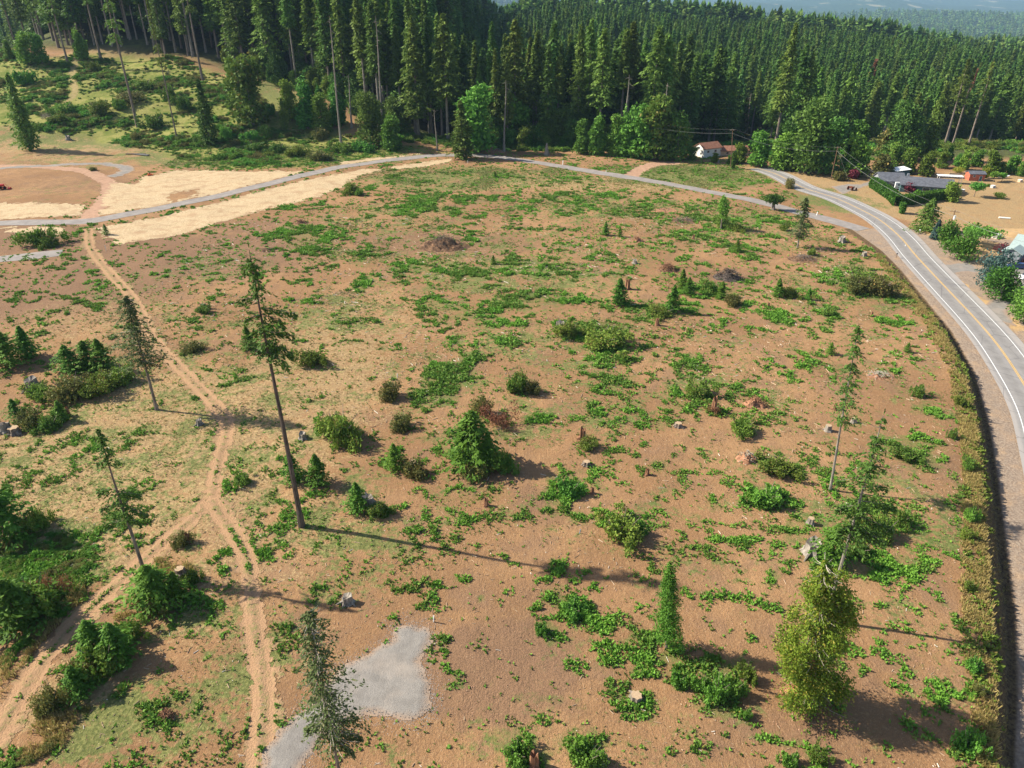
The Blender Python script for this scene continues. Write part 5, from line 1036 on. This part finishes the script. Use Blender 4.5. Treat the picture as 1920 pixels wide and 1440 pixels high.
tag(put('loose_gravel', mesh_from('loose_gravel', V.reshape(-1, 3), F, [plain('gravel_stone', (.27,.245,.225), .9, .1, var=.35, scale=3)])), 'loose grey stones thinning out round the gravel pad', 'gravel', kind='stuff')
# clods of earth
g = np.random.default_rng(89); N = 90000; x = g.uniform(-60, 80, N); y = g.uniform(37, 150, N); n6 = fbm(x/3, y/9, 121, 3)
ok = (x < Xtop(y)-1) & (g.random(N) < np.clip((n6-.4)*3, .04, 1)*.55); ok[ok] &= clear_of(x[ok], y[ok]); x, y = x[ok], y[ok]; n = len(x)
r_ = .03+.085*g.random(n)**3; z0 = height(x, y); O = np.array([(1,0,0),(0,1,0),(-1,0,0),(0,-1,0),(0,0,1)])*1.0
V = np.stack([x, y, z0], 1)[:, None, :]+O[None]*r_[:, None, None]*(.7+.6*g.random((n, 5, 1))); b0 = (np.arange(n)*5)[:, None]
F = np.concatenate([b0+np.array([[0,1,4]]), b0+np.array([[1,2,4]]), b0+np.array([[2,3,4]]), b0+np.array([[3,0,4]])])
tag(put('soil_clods', mesh_from('soil_clods', V.reshape(-1, 3), F, [plain('soil_clod', (.33,.19,.12), .95, .05, var=.3, scale=.5)])), 'small clods of brown soil over the graded ground', 'soil clods', kind='stuff')
print('debris')
# ------------------------------------------------------------------ buildings
def bm_(n, *a, **k): M[n] = plain(n, *a, **k)
bm_('white_siding', (.74,.72,.68), .8, .2, var=.06); bm_('grey_siding', (.26,.27,.30), .8, .2, var=.08); bm_('teal_siding', (.06,.12,.13), .8); bm_('brown_roof', (.27,.13,.085), .9, .1, var=.2, scale=1)
bm_('grey_shingles', (.115,.12,.14), .9, .1, var=.2, scale=1.2); bm_('sage_roof', (.30,.37,.36), .8, .2, var=.1); bm_('shed_red', (.42,.13,.08), .85, .1, var=.2); bm_('tan_wall', (.55,.40,.28), .85)
bm_('glass_dark', (.03,.04,.05), .15, .6); bm_('trim_white', (.78,.78,.76), .6); bm_('red_paint', (.50,.03,.02), .4, .4); bm_('orange_paint', (.75,.14,.03), .5, .3); bm_('black_plastic', (.02,.02,.022), .5, .4)
bm_('car_blue', (.02,.05,.16), .25, .6, var=.03); bm_('car_white', (.75,.75,.76), .3, .6, var=.03); bm_('tyre', (.02,.02,.02), .8); bm_('steel', (.45,.45,.45), .4, .5, .6); bm_('sign_yellow', (.85,.42,.01), .5, .3, var=.03)
bm_('pole_wood', (.19,.115,.07), .95, .1, var=.25); bm_('wire', (.20,.20,.19), .6, .3, var=.05); bm_('rust', (.16,.055,.03), .9, .1, var=.4, scale=4); bm_('concrete', (.45,.43,.40), .9, .1); bm_('picket', (.55,.45,.33), .9, .1)
bm_('blue_paint', (.03,.25,.45), .5); bm_('fence_grey', (.28,.27,.26), .9)
def gable(th, c, L, W, hw, rise, wall, roof, rz=0, over=.6, ridge_part='roof', wins=()):
    """wall box with gables + two slab roof, ridge along local x; c = local centre"""
    cx, cy = c; R = lambda x, y: (cx+x*math.cos(rz)-y*math.sin(rz), cy+x*math.sin(rz)+y*math.cos(rz))
    m = MB(); V = []
    for x in (-L/2, L/2):
        for y, z in ((-W/2, -1), (W/2, -1), (W/2, hw), (0, hw+rise), (-W/2, hw)): V.append((*R(x, y), z))
    m.add(V, [(4,3,2,1,0), (5,6,7,8,9), (0,1,6,5), (1,2,7,6), (4,0,5,9)]); m.build('wall', M[wall], th)
    r = MB(); t = .22; sl = rise/(W/2); e = W/2+over; xl = L/2+over*.8
    for s in (-1, 1):
        A = [(x, y, z) for x in (-xl, xl) for y, z in ((0, hw+rise+.05), (s*e, hw-over*sl+.05), (s*e, hw-over*sl+.05+t), (0, hw+rise+.05+t))]
        A = [(*R(x, y), z) for x, y, z in A]; f = [(0,1,2,3), (7,6,5,4), (3,2,6,7), (0,4,5,1), (1,5,6,2)]
        r.add(A, f if s < 0 else [q[::-1] for q in f])
    rf = r.build('roof', M[roof], th)
    for kind, side, u, z, w_, h in wins:     # side: 0 -y wall, 1 +y, 2 -x gable, 3 +x gable
        o = MB(); g_ = MB(); d = .06
        if side < 2: s = -1 if side == 0 else 1; q = R(u, s*(W/2+d/2)); dims = (w_, d); rr = rz
        else: s = -1 if side == 2 else 1; q = R(s*(L/2+d/2), u); dims = (w_, d); rr = rz+math.pi/2
        o.box((*q, z), (dims[0], d, h), rr); fr = o.build(kind, M['trim_white'], th)
        q2 = R(u, s*(W/2+d+.012)) if side < 2 else R(s*(L/2+d+.012), u); g_.box((*q2, z), (dims[0]-.16, .024, h-.16), rr)
        g_.build('pane' if kind == 'window' else 'door_panel', M['glass_dark' if kind == 'window' else 'teal_siding'], fr)
    return rf
def at(px, py, dz=0): p = G(px, py); p[2] += dz; return p
h = thing('house', at(1325,292), 'white house with a low brown gable roof half hidden by trees at the forest edge', 'house', rz=math.radians(28), sc=.85)
gable(h, (0, 0), 12, 8, 4.6, 2.2, 'white_siding', 'brown_roof', 0, wins=[('window', 2, 0, 4.6, 1.6, 1.1), ('window', 0, -3, 3.0, 1.6, 1.2), ('window', 0, 2, 3.0, 1.6, 1.2), ('window', 2, -2, 2.0, 1.2, 1.2)])
gable(h, (14, -4), 15, 7, 2.8, 1.7, 'tan_wall', 'brown_roof', math.radians(-22), wins=[('window', 0, -4, 1.6, 1.4, 1.1), ('window', 2, 0, 2.0, 1.2, 1.1)])
h = thing('house', at(1716,356), 'long low ranch house with dark grey roofs behind the hedge', 'house', rz=math.radians(-20))
rf = gable(h, (2.6, -.6), 17, 9.5, 2.7, 1.9, 'teal_siding', 'grey_shingles', 0, wins=[('window', 0, -5, 1.5, 1.8, 1.2), ('window', 0, 0, 1.5, 2.4, 1.3), ('door', 0, 3.0, 1.05, 1.0, 2.1), ('window', 0, 6, 1.5, 1.4, 1.1), ('window', 3, 0, 1.6, 1.5, 1.1)])
MB().box((-3.5, .4, 4.9), (.8, .8, 1.3)).build('chimney', M['grey_siding'], rf)
gable(h, (-9.2, 2.6), 8.5, 8.5, 2.9, 2.1, 'grey_siding', 'grey_shingles', math.radians(10), wins=[('window', 0, 0, 1.6, 2.2, 1.2)])
h = thing('shed', at(1683,334), 'dark teal shed with a slanting white roof behind the ranch house', 'shed', rz=math.radians(12))
MB().box((0, 0, 1.3), (6, 4, 3.4)).build('wall', M['teal_siding'], h); MB().add([(-3.4,-2.4,3.1),(3.4,-2.4,3.6),(3.4,2.4,3.9),(-3.4,2.4,3.4),(-3.4,-2.4,3.28),(3.4,-2.4,3.78),(3.4,2.4,4.08),(-3.4,2.4,3.58)], [(3,2,1,0),(4,5,6,7),(0,1,5,4),(1,2,6,5),(2,3,7,6),(3,0,4,7)]).build('roof', M['trim_white'], h)
MB().box((-.5, -2.04, 1.2), (1.1, .06, 2.1)).build('door', M['grey_siding'], h)
h = thing('house', at(1938,486), 'grey house with a sage green gable roof cut by the right edge', 'house', rz=math.radians(-48))
gable(h, (1.5, 2), 14, 9.5, 3.0, 2.2, 'grey_siding', 'sage_roof', 0, wins=[('window', 2, -1.8, 1.9, 1.0, 1.3), ('window', 2, 1.8, 1.9, 1.0, 1.3), ('door', 0, -4.4, 1.1, 1.0, 2.1), ('window', 0, -1.5, 1.8, 1.4, 1.1)])
gable(h, (-3.8, -5.2), 4.5, 4, 2.7, .9, 'grey_siding', 'sage_roof', math.radians(90), wins=[('window', 2, 0, 1.7, 1.2, 1.0)])
dk_ = MB().box((1.2, -5.6, .35), (5, 2.4, .16)); dk_.build('deck', M['rust'], h)
rl = MB()
for i in range(6): rl.box((-1.1+i*.92, -6.7, .9), (.08, .08, 1.1))
rl.box((1.2, -6.7, 1.45), (4.8, .1, .08)); rl.build('railing', M['shed_red'], h)
h = thing('garden_shed', at(1826,337), 'small red shed with a grey roof at the back of the yard', 'shed', rz=math.radians(-8))
gable(h, (0, 0), 5.6, 4.2, 2.5, .7, 'shed_red', 'grey_shingles', 0, .35, wins=[('window', 0, -1.2, 1.8, 1.0, .8), ('door', 0, 1.3, 1.0, 1.0, 1.9)])
h = thing('pergola', at(1778,343), 'open white roofed pergola on posts beside the ranch house', 'pergola', rz=math.radians(-14))
for sx in (-1, 1):
    for sy in (-1, 1): MB().box((sx*3.9, sy*1.2, 1.3), (.16, .16, 2.7)).build('post', M['trim_white'], h)
MB().box((0, 0, 2.74), (8.8, 3.2, .16)).build('roof', M['trim_white'], h); q = MB()
for i in range(9): q.box((-4+i, 0, 2.59), (.09, 3.3, .13))
q.build('rafters', M['trim_white'], h)
h = thing('garden_tractor', at(1781,344), 'orange garden tractor parked under the white pergola', 'tractor', rz=.4)
MB().box((.3, 0, .75), (1.3, .7, .5), 0, .25).box((-.5, 0, .55), (.8, .8, .3)).build('body', M['orange_paint'], h)
for x, r_ in ((.7, .25), (-.55, .4)):
    for s in (-1, 1): MB().tube([(x, s*.38, r_), (x, s*.58, r_)], r_, 12).build('wheel', M['tyre'], h)
MB().box((-.6, 0, .95), (.4, .45, .1)).box((-.8, 0, 1.15), (.08, .45, .4)).build('seat', M['black_plastic'], h)
def car(px, py, rz, mat, label, cat='car', van=False):
    c = thing('parked_car', at(px, py), label, cat, rz=rz); m = MB(); L, W = 4.6, 1.8
    pf = [(-2.3,.35),(-2.3,.85),(-2.15,.98),(-1.2,1.02),(1.0,1.0),(2.1,.82),(2.3,.65),(2.3,.35)]; n = len(pf)
    V = [(x, -W/2+(.08 if z > .8 else 0), z) for x, z in pf]+[(x, W/2-(.08 if z > .8 else 0), z) for x, z in pf]
    m.add(V, [tuple(range(n)), tuple(range(n, 2*n))[::-1]]+[(i+n, (i+1) % n+n, (i+1) % n, i) for i in range(n)]); m.build('body', M[mat], c)
    k = MB(); cf = [(-2.0,1.0),(-1.45,1.44),(.15,1.46),(1.05,1.0)]; V = [(x, s*(W/2-(.12 if z < 1.2 else .26)), z) for s in (-1, 1) for x, z in cf]
    k.add(V, [(0,1,2,3), (7,6,5,4), (4,5,1,0), (6,7,3,2)]); k.build('windows', M['glass_dark'], c); MB().box((-.65, 0, 1.475), (1.62, 1.26, .05)).build('roof', M[mat], c)
    for x in (-1.45, 1.45):
        for s in (-1, 1):
            w_ = MB().tube([(x, s*.72, .33), (x, s*.93, .33)], .33, 14).build('wheel', M['tyre'], c); MB().tube([(x, s*.925, .33), (x, s*.945, .33)], .19, 10).build('rim', M['steel'], w_)
    for s in (-1, 1):
        MB().box((2.285, s*.62, .68), (.06, .34, .14)).build('headlight', M['trim_white'], c); MB().box((-2.3, s*.66, .8), (.05, .26, .14)).build('tail_light', M['red_paint'], c)
    return c
car(1906,503, math.radians(172), 'car_blue', 'dark blue car parked before the sage roofed house'); car(1923,522, math.radians(200), 'car_white', 'white car half out of the right edge below the blue one')
c = thing('travel_trailer', at(1692,356), 'white travel trailer parked in front of the ranch house', 'trailer', rz=math.radians(-12))
MB().box((0, 0, 1.7), (6.2, 2.3, 2.2)).build('body', M['car_white'], c); MB().box((0, -1.17, 1.2), (6.0, .05, .25)).build('stripe', M['grey_siding'], c)
for x in (-1.8, 1.4): MB().box((x, -1.175, 2.0), (1.0, .05, .55)).build('window', M['glass_dark'], c)
for s in (-1, 1): MB().tube([(0, s*.9, .35), (0, s*1.12, .35)], .35, 12).build('wheel', M['tyre'], c)
MB().tube([(3.1, 0, .6), (4.2, 0, .5)], .06, 6).build('hitch', M['black_plastic'], c)
# poles, wires, signs
def pole(px, py, tp, label, arm_rz, lamp=False, tx=None):
    p = G(px, py); H = top_h(p, tp); lx = 0
    if tx is not None: zc = p[1]*CP-(p[2]+H-CAM_H)*SP; lx = (tx-960)/FPX*zc-p[0]
    t = thing('utility_pole', p, label, 'utility pole'); MB().tube([(0, 0, -.5), (lx*.5, 0, H*.5), (lx, 0, H)], [.17, .15, .12], 8).build('pole', M['pole_wood'], t)
    d = (math.cos(arm_rz), math.sin(arm_rz)); arm = MB().box((lx, 0, H-.45), (2.5, .12, .14), arm_rz).build('crossarm', M['pole_wood'], t)
    for q in (-1.1, -.4, .4, 1.1): MB().tube([(lx+d[0]*q, d[1]*q, H-.38), (lx+d[0]*q, d[1]*q, H-.18)], .05, 6).build('insulator', M['concrete'], arm)
    if lamp: MB().tube([(lx+.32, -.2, H-2.6), (lx+.32, -.2, H-1.5)], .3, 10).build('transformer', M['trim_white'], t)
    return Vector((p[0]+lx, p[1], p[2]+H)), d
pA = pole(1558,336,275,'wooden utility pole with a crossarm beside the end of the road', .25)
pB = pole(1370,316,242,'wooden utility pole wrapped in shrubs right of the white house', .3, tx=1374)
pC = pole(1774,455,394,'leaning brown utility pole with a white transformer by the yard trees', -.6, True, tx=1791)
pD = pole(2040,640,470,'utility pole outside the right edge', -.9)
pE = pole(1150,292,215,'utility pole hidden in the trees left of the white house', .2)
def wire(name, a, b, sag, r_, label, mat='wire'):
    pts = [a.lerp(b, t/14)-Vector((0, 0, sag*4*(t/14)*(1-t/14))) for t in range(15)]; o = a.copy(); m = MB().tube([p-o for p in pts], r_, 5)
    w_ = m.build(name, M[mat], None); w_.location = o; return tag(w_, label, 'power line', 'power lines')
off = Vector((.4, .1, 0))
for (a, b, s, nm) in ((pE, pB, 2.0, 'from the hidden pole to the pole by the white house'), (pB, pA, 2.2, 'from the pole by the white house to the pole at the road end'), (pA, pC, 2.6, 'crossing the hedge from the road end pole to the transformer pole'), (pC, pD, 2.0, 'running off the right edge from the transformer pole')):
    wire('power_line', a[0]-Vector((0, 0, 1.6)), b[0]-Vector((0, 0, 1.6)), s, .04, 'thick cable '+nm)
    wire('power_line', a[0]+Vector((a[1][0]*1.1, a[1][1]*1.1, -.18)), b[0]+Vector((b[1][0]*1.1, b[1][1]*1.1, -.18)), s*.9, .02, 'thin wire '+nm)
ga = pA[0]-Vector((0, 0, .8)); gb = G(1592,342); wire('guy_wire', ga, gb, .01, .03, 'slanting guy wire of the pole at the road end')
h = thing('warning_sign', at(1714,427), 'yellow diamond curve warning sign on a post by the dark spruce', 'sign', rz=math.radians(20)); MB().box((0, .04, 1.2), (.09, .06, 2.6)).build('post', M['pole_wood'], h)
pb = MB().tube([(0, .0, 2.3), (0, -.03, 2.3)], .72, 4); pb.build('panel', M['sign_yellow'], h)
MB().box((.0, -.045, 2.15), (.11, .02, .5)).box((-.12, -.045, 2.42), (.32, .02, .11)).add([(-.28,-.05,2.6),(-.28,-.05,2.24),(-.5,-.05,2.42)], [(0,1,2)]).build('arrow', M['black_plastic'], h)
def mailbox(px, py, label, mat, rz):
    t = thing('mailbox', at(px, py), label, 'mailbox', rz=rz); MB().box((0, 0, .5), (.1, .1, 1.2)).build('post', M['pole_wood'], t)
    m = MB(); n = 8; V = [(x, .19*math.cos(a), 1.2+(.2*math.sin(a) if 0 <= k < n else 0)) for x in (-.3, .3) for k in range(n) for a in [math.pi*k/(n-1)]]
    m.add(V, [tuple(range(n)), tuple(range(n, 2*n))[::-1]]+[(i+n, (i+1) % n+n, (i+1) % n, i) for i in range(n)]); m.build('box', M[mat], t); MB().box((.1, -.21, 1.33), (.16, .02, .12)).build('flag', M['red_paint'], t)
mailbox(1723,439,'white mailbox on a post on the yard side of the road','trim_white',1); mailbox(1680,484,'dark mailbox on a post on the field side of the road','black_plastic',1)
def marker(px, py, hh, label, mat='trim_white', w_=.11):
    t = MB().box((0, 0, hh/2-.1), (w_, w_, hh+.2)).box((0, 0, hh+.03), (w_*.7, w_*.7, .06)); o = t.build('marker_post', M[mat]); o.location = G(px, py); o.rotation_euler = (.08, .05, .4)
    return tag(o, label, 'marker post')
marker(813,1166,1.0,'white marker post above the gravel pad casting a short shadow'); marker(199,470,1.6,'white marker post below the lane beside the dirt track'); marker(745,708,.8,'short white post above the yellow tipped shrub'); marker(960,724,.8,'white post in the dark rounded shrub')
marker(877,306,1.3,'white marker post below the lane crest'); marker(1055,309,1.8,'white marker post beside the lane right of its crest',w_=.2); marker(1136,324,1.2,'thin white stake beside the lane left of the reddish drive'); marker(1087,1000,.7,'small blue stake left of the bramble mound','blue_paint',.06)
marker(1531,404,1.2,'pale post beside the lane right of the scraggly fir',w_=.2); marker(1697,462,.5,'small white stake at the outside of the road curve'); marker(1370,309,.9,'white stake by the foot of the shrub wrapped pole')
# fence, objects in the yards
f = thing('fence', at(1545,327), 'low grey rail fence at the forest foot left of the road end pole', 'fence', rz=math.radians(-8))
for i in range(9): MB().box((-10+i*2.5, 0, .6), (.12, .12, 1.5)).build('post', M['fence_grey'], f)
for z in (.5, .95): MB().box((0, -.08, z), (20.2, .05, .12)).build('rail', M['fence_grey'], f)
f = thing('garden_fence', at(1800,330), 'pale board fence between the pergola and the red shed', 'fence', rz=math.radians(-6))
for i in range(6): MB().box((-4+i*1.6, 0, .5), (.12, .12, 1.3)).build('post', M['picket'], f)
MB().box((0, -.07, .75), (8.4, .04, .5)).build('boards', M['picket'], f)
t = MB().tube([(-1.6, 0, .25), (1.6, 0, .25)], .28, 9).build('white_log', M['trim_white']); t.location = G(1883,410); t.rotation_euler = (0, 0, -.35); tag(t, 'white barked log lying alone on the tan yard', 'log')
t = thing('parked_boat', at(1880,334), 'white boat hull at the far side of the yard', 'boat', rz=.1); MB().add([(-2.6,-.9,.9),(1.4,-.9,.9),(2.9,0,1.05),(1.4,.9,.9),(-2.6,.9,.9),(-2.4,-.5,.3),(1.2,-.4,.3),(1.2,.4,.3),(-2.4,.5,.3)], [(0,1,2,3,4),(5,6,1,0),(6,2,1),(6,7,2),(7,3,2),(7,8,4,3),(8,5,0,4),(8,7,6,5)]).build('hull', M['car_white'], t)
MB().box((-.6, 0, 1.1), (1.2, 1.1, .5), 0, .3).build('windshield', M['glass_dark'], t)
t = thing('farm_machine', at(1597,356), 'rusty old farm implement on the gravel by the hedge', 'farm machine', rz=.5); MB().box((0, 0, .9), (2.6, .3, .3)).box((-.6, 0, 1.15), (1, 1.1, .35)).build('frame', M['rust'], t)
for x, r_ in ((-1, .7), (1.2, .45)):
    for s in (-1, 1): MB().tube([(x, s*.85, r_), (x, s*.95, r_)], r_, 14).build('wheel', M['rust'], t)
t = thing('tractor', at(3,355), 'red tractor with its loader cut by the left edge', 'tractor', rz=.1); MB().box((.2, 0, 1.5), (2.2, .9, .8), 0, .1).box((-1.0, 0, 1.3), (1.2, 1.3, .5)).build('body', M['red_paint'], t)
MB().box((-1.0, 0, 1.85), (.6, .6, .14)).box((-1.3, 0, 2.15), (.1, .6, .6)).build('seat', M['black_plastic'], t)
for x, r_, w_ in ((1.0, .5, .3), (-1.0, .85, .42)):
    for s in (-1, 1): wq = MB().tube([(x, s*.6, r_), (x, s*(.6+w_), r_)], r_, 16).build('wheel', M['tyre'], t); MB().tube([(x, s*(.6+w_), r_), (x, s*(.63+w_), r_)], r_*.5, 10).build('rim', M['orange_paint'], wq)
ld = MB()
for s in (-1, 1): ld.tube([(-.2, s*.7, 1.6), (1.4, s*.7, 1.9), (2.5, s*.7, .6)], .08, 6)
ld.tube([(2.5, -.75, .6), (2.5, .75, .6)], .07, 6).box((2.9, 0, .35), (.7, 1.8, .5), 0, .3).build('loader', M['red_paint'], t)
t = thing('orange_machine', at(281,329), 'small orange machine bucket on bare soil above the straw', 'bucket', rz=.5); MB().box((0, 0, .45), (1.7, .9, .7), 0, .35).box((.8, 0, .25), (.9, .8, .3)).build('bucket', M['orange_paint'], t); MB().box((0, 0, .95), (.5, .3, .3)).build('bracket', M['black_plastic'], t)
for i, (dx, dy, a, L) in enumerate(((0, 0, -.25, 9), (-2.2, .6, .02, 9), (1.6, -.6, -.4, 7), (1.0, .3, -.3, 8))):
    o = MB().tube([(-L/2, 0, .25), (L/2, 0, .25)], .24, 9).build('drain_pipe', M['black_plastic']); p = G(262,291); o.location = (p[0]+dx, p[1]+dy*1.6, hz(p[0]+dx, p[1]+dy*1.6)+.05); o.rotation_euler = (0, 0, a)
    tag(o, ['thick black pipe at the front of the small heap above the straw','black pipe reaching furthest left in the small heap above the straw','short black pipe at the right end of the heap above the straw','black pipe in the middle of the heap above the straw'][i], 'pipe', 'black pipes lying together')
for px, py, s_, mt, lab in ((1861,352,1.2,'concrete','small grey box standing in the tan yard'),(1803,360,1.3,'tan_wall','cream coloured covered tub beside the round yard tree'),(1868,446,1.6,'concrete','pale rock bed beside the sage roofed house'),(1912,341,1.2,'tan_wall','pale crate at the far right of the yard')):
    t = thing('yard_box', at(px, py), lab, 'box', rz=.4); MB().box((0, 0, .35*s_), (s_*1.3, s_, .7*s_), 0, .08).build('body', M[mt], t); MB().box((0, 0, .73*s_), (s_*1.3, s_*1.02, .06)).build('lid', M['trim_white'], t)
# hedges and yard trees
def hedge(pts, w_, hh, label):
    P = pl(pts); g = np.random.default_rng(len(label)); L = resample(P, .5); n = 9000; i = g.integers(0, len(L)-1, n); t = g.random(n)[:, None]; c = L[i]*(1-t)+L[i+1]*t; d = unit(L[i+1]-L[i]); nr = np.stack([-d[:, 1], d[:, 0]], 1)
    face = g.integers(0, 3, n); s = np.where(face == 0, -1, np.where(face == 1, 1, g.uniform(-1, 1, n))); z = np.where(face == 2, hh, g.uniform(0, hh, n)); wob = 1+.22*np.sin(np.arange(n) % 97)*g.random(n)+.15*np.sin((c[:, 0]+c[:, 1])*2.6)
    q = c+nr*(s*w_/2*wob)[:, None]; zz = height(q[:, 0], q[:, 1])+z*(1+.10*np.sin(c[:, 0]*2.9+c[:, 1]*2.3)); o = Vector((P[0][0], P[0][1], hz(*P[0])))
    C = np.stack([q[:, 0]-o[0], q[:, 1]-o[1], zz-o[2]], 1); U = unit(g.normal(size=(n, 3))*.7+np.array([0, 0, 1.0])); ob = put('hedge', card_mesh('hedge', cards(C, U, .22+.25*g.random(n), .5, g, 1.2), M['hedge'], g)); ob.location = o
    return tag(ob, label, 'hedge')
hedge([(1634,350),(1655,364),(1672,376),(1681,387)], 2.2, 3.3, 'clipped bright hedge along the yard side of the road curve'); hedge([(1684,385),(1710,382),(1745,376),(1782,372)], 2.2, 3.0, 'darker hedge running from the bright one in front of the ranch house')
YT = [('c',1735,432,372,4.6,'fir','broad dark spruce beside the yellow warning sign'),('c',1752,448,412,1.5,'blue','small grey green conifer right of the dark spruce'),('b',1773,468,412,3.6,'hedge','rounded dense evergreen left of the leaning utility pole'),('b',1801,485,428,4.2,'hedge','wide dense evergreen right of the leaning utility pole'),
 ('u',1834,462,424,4.4,'decid','flat topped umbrella tree in the yard above the dense evergreens'),('c',1822,455,418,1.0,'barkless','thin dark spire beside the umbrella tree'),('b',1852,545,458,4.8,'blue','large blue green spruce clump beside the house driveway'),('b',1875,562,494,4.2,'hedge','big rounded green tree in front of the blue spruce'),
 ('c',1886,562,526,1.6,'decidb','small bright tree right below the big rounded one'),('b',1918,606,540,3.8,'decidb','bright green tree cut by the right edge beside the road'),('b',1878,474,455,2.0,'maroon','maroon leaved shrub tree by the sage roofed house'),('b',1702,360,342,2.6,'maroon','dark red spreading maple before the white trailer'),
 ('u',1826,369,341,3.0,'decidb','round bright tree standing alone on the tan yard'),('b',1782,378,340,2.9,'decid','dark leafy tree at the corner of the ranch house'),('u',1862,341,322,1.6,'decid','small dark orchard tree at the back of the yard'),('u',1878,340,324,1.3,'decidb','smaller orchard tree next to the white boat'),
 ('b',1716,378,354,1.2,'decidb','slender light tree behind the darker hedge'),('b',1875,372,360,2.6,'shrub','low green bush with a shadow on the tan yard'),('b',1852,350,345,.9,'shrub','tiny bush in the tan yard'),('b',1795,324,312,2.4,'yellow','orange tinted bush behind the pergola'),('b',1848,334,314,1.3,'yellow','rusty yellow bush right of the red shed'),
 ('b',1449,393,364,2.7,'fir','dark bushy topped tree with a thick stub trunk beside the lane'),('r',1351,430,366,1.9,'decidb','slender round bright tree in the upper right field'),('b',1373,316,282,1.0,'shrub','shrubby growth climbing the far utility pole'),('b',1600,335,316,2.2,'maroon','dark reddish bush right of the road end pole'),('b',1572,338,320,2.6,'olive','yellow green bush between the pole and the reddish bush'),
 ('b',1862,520,500,1.6,'shrub','low shrub at the left of the house driveway'),('b',1690,400,378,1.2,'hedge','small shrub at the end of the bright hedge')]
for i, (kd, px, py, tp, R, mt, lab) in enumerate(YT):
    p = G(px, py); H = max(1.0, top_h(p, tp)); g = np.random.default_rng(600+i); r = thing('yard_tree' if H > 3 else 'yard_shrub', p, lab, 'tree' if H > 3 else 'shrub'); mt = 'fir' if mt == 'barkless' else mt
    if kd == 'c': Q = conifer_cards(g, H, .2, R*1.25, 130, 7, 5 if R > 2 else 3, .34 if R > 2 else .25, droop=.2, shape=.75, low=.08, irr=.2)
    elif kd == 'u': Q = blob_cards(g, [(g.normal()*R*.35, g.normal()*R*.35, H*.72, R*.6, H*.22) for _ in range(8)], 1700, .3, .6)
    elif kd == 'r': Q = blob_cards(g, [(0, 0, H*.7, R*.85, H*.26), (.4, 0, H*.5, R*.7, H*.2), (-.4, .2, H*.85, R*.5, H*.14)], 1500, .24)
    elif px == 1449: Q = blob_cards(g, [(-1.7, 0, H*.72, 1.8, H*.26), (1.7, .2, H*.68, 1.9, H*.22), (0, 0, H*.6, 1.7, H*.25), (.3, .8, H*.8, 1.3, H*.2)], 2000, .26)
    else:
        lb = [(g.normal()*R*.32, g.normal()*R*.32, H*(.2+.55*g.random()), R*(.45+.2*g.random()), H*(.2+.12*g.random())) for _ in range(12)]+[(0, 0, H*.45, R*.75, H*.45)]; Q = blob_cards(g, lb, 2600 if H > 3 else 900, .3 if H > 3 else .2, .55)
    Q[..., 2] = np.maximum(Q[..., 2], .02); put('crown' if H > 3 else 'foliage', card_mesh('yard_crown', Q, M[mt], g), r); trunk_mb(H*.8, .75 if px == 1449 else .05+H*.014, .02, seg=4, n=6).build('trunk', M['bark'], r)
# driveways and yard ground
M['drive'] = M['gravel']
def patch_sheet(name, px, label, mat, dz, cell=.4, amp=1.2, cat='driveway'):
    S = pl(px); return sheet(name, lambda X, Y: sdf_poly(X, Y, S)+(fbm(X/1.2, Y/1.2, 14)-.5)*amp, bbox(S, 2), cell, M[mat], dz, label, cat)
patch_sheet('driveway', [(1745,497),(1776,496),(1812,491),(1830,500),(1835,512),(1812,510),(1795,512),(1800,540),(1770,516)], 'grey driveway apron joining the road below the dense evergreens', 'drive', .03)
patch_sheet('driveway', [(1862,500),(1880,484),(1920,486),(1990,500),(1990,545),(1920,540),(1880,520)], 'gravel parking area by the sage roofed house', 'drive', .034)
patch_sheet('driveway', [(1835,580),(1872,556),(1905,560),(1925,568),(1925,578),(1895,572),(1885,585),(1905,612),(1870,600)], 'lower driveway apron at the right edge of the road', 'drive', .038)
patch_sheet('driveway', [(1560,350),(1590,345),(1612,346),(1640,336),(1655,338),(1615,352),(1580,364)], 'gravel turnout at the mouth of the hidden drive', 'drive', .03)
patch_sheet('driveway', [(1435,325),(1460,328),(1490,338),(1505,346),(1488,348),(1450,334)], 'gravel turnout beyond the end of the lane grass', 'drive', .032)
# haze
hb_ = bpy.data.meshes.new('haze'); X0, X1, Y0, Y1, Z0, Z1 = -15500, 15500, -900, 17000, -420, 330
hb_.from_pydata([(x, y, z) for z in (Z0, Z1) for y in (Y0, Y1) for x in (X0, X1)], [], [(0,2,3,1),(4,5,7,6),(0,1,5,4),(1,3,7,5),(3,2,6,7),(2,0,4,6)])
hm, ht, hn, hl = mat_new('haze_air'); ho = hn.new('ShaderNodeOutputMaterial'); hv = hn.new('ShaderNodeVolumePrincipled'); hv.inputs['Color'].default_value = (.45,.68,1.0,1); hv.inputs['Density'].default_value = 5.2e-5; hv.inputs['Anisotropy'].default_value = 0
hl.new(hv.outputs[0], ho.inputs['Volume']); hb_.materials.append(hm); tag(link(bpy.data.objects.new('haze', hb_)), 'thin blue haze in the air over the distant hills', 'haze', kind='stuff')
print('done')
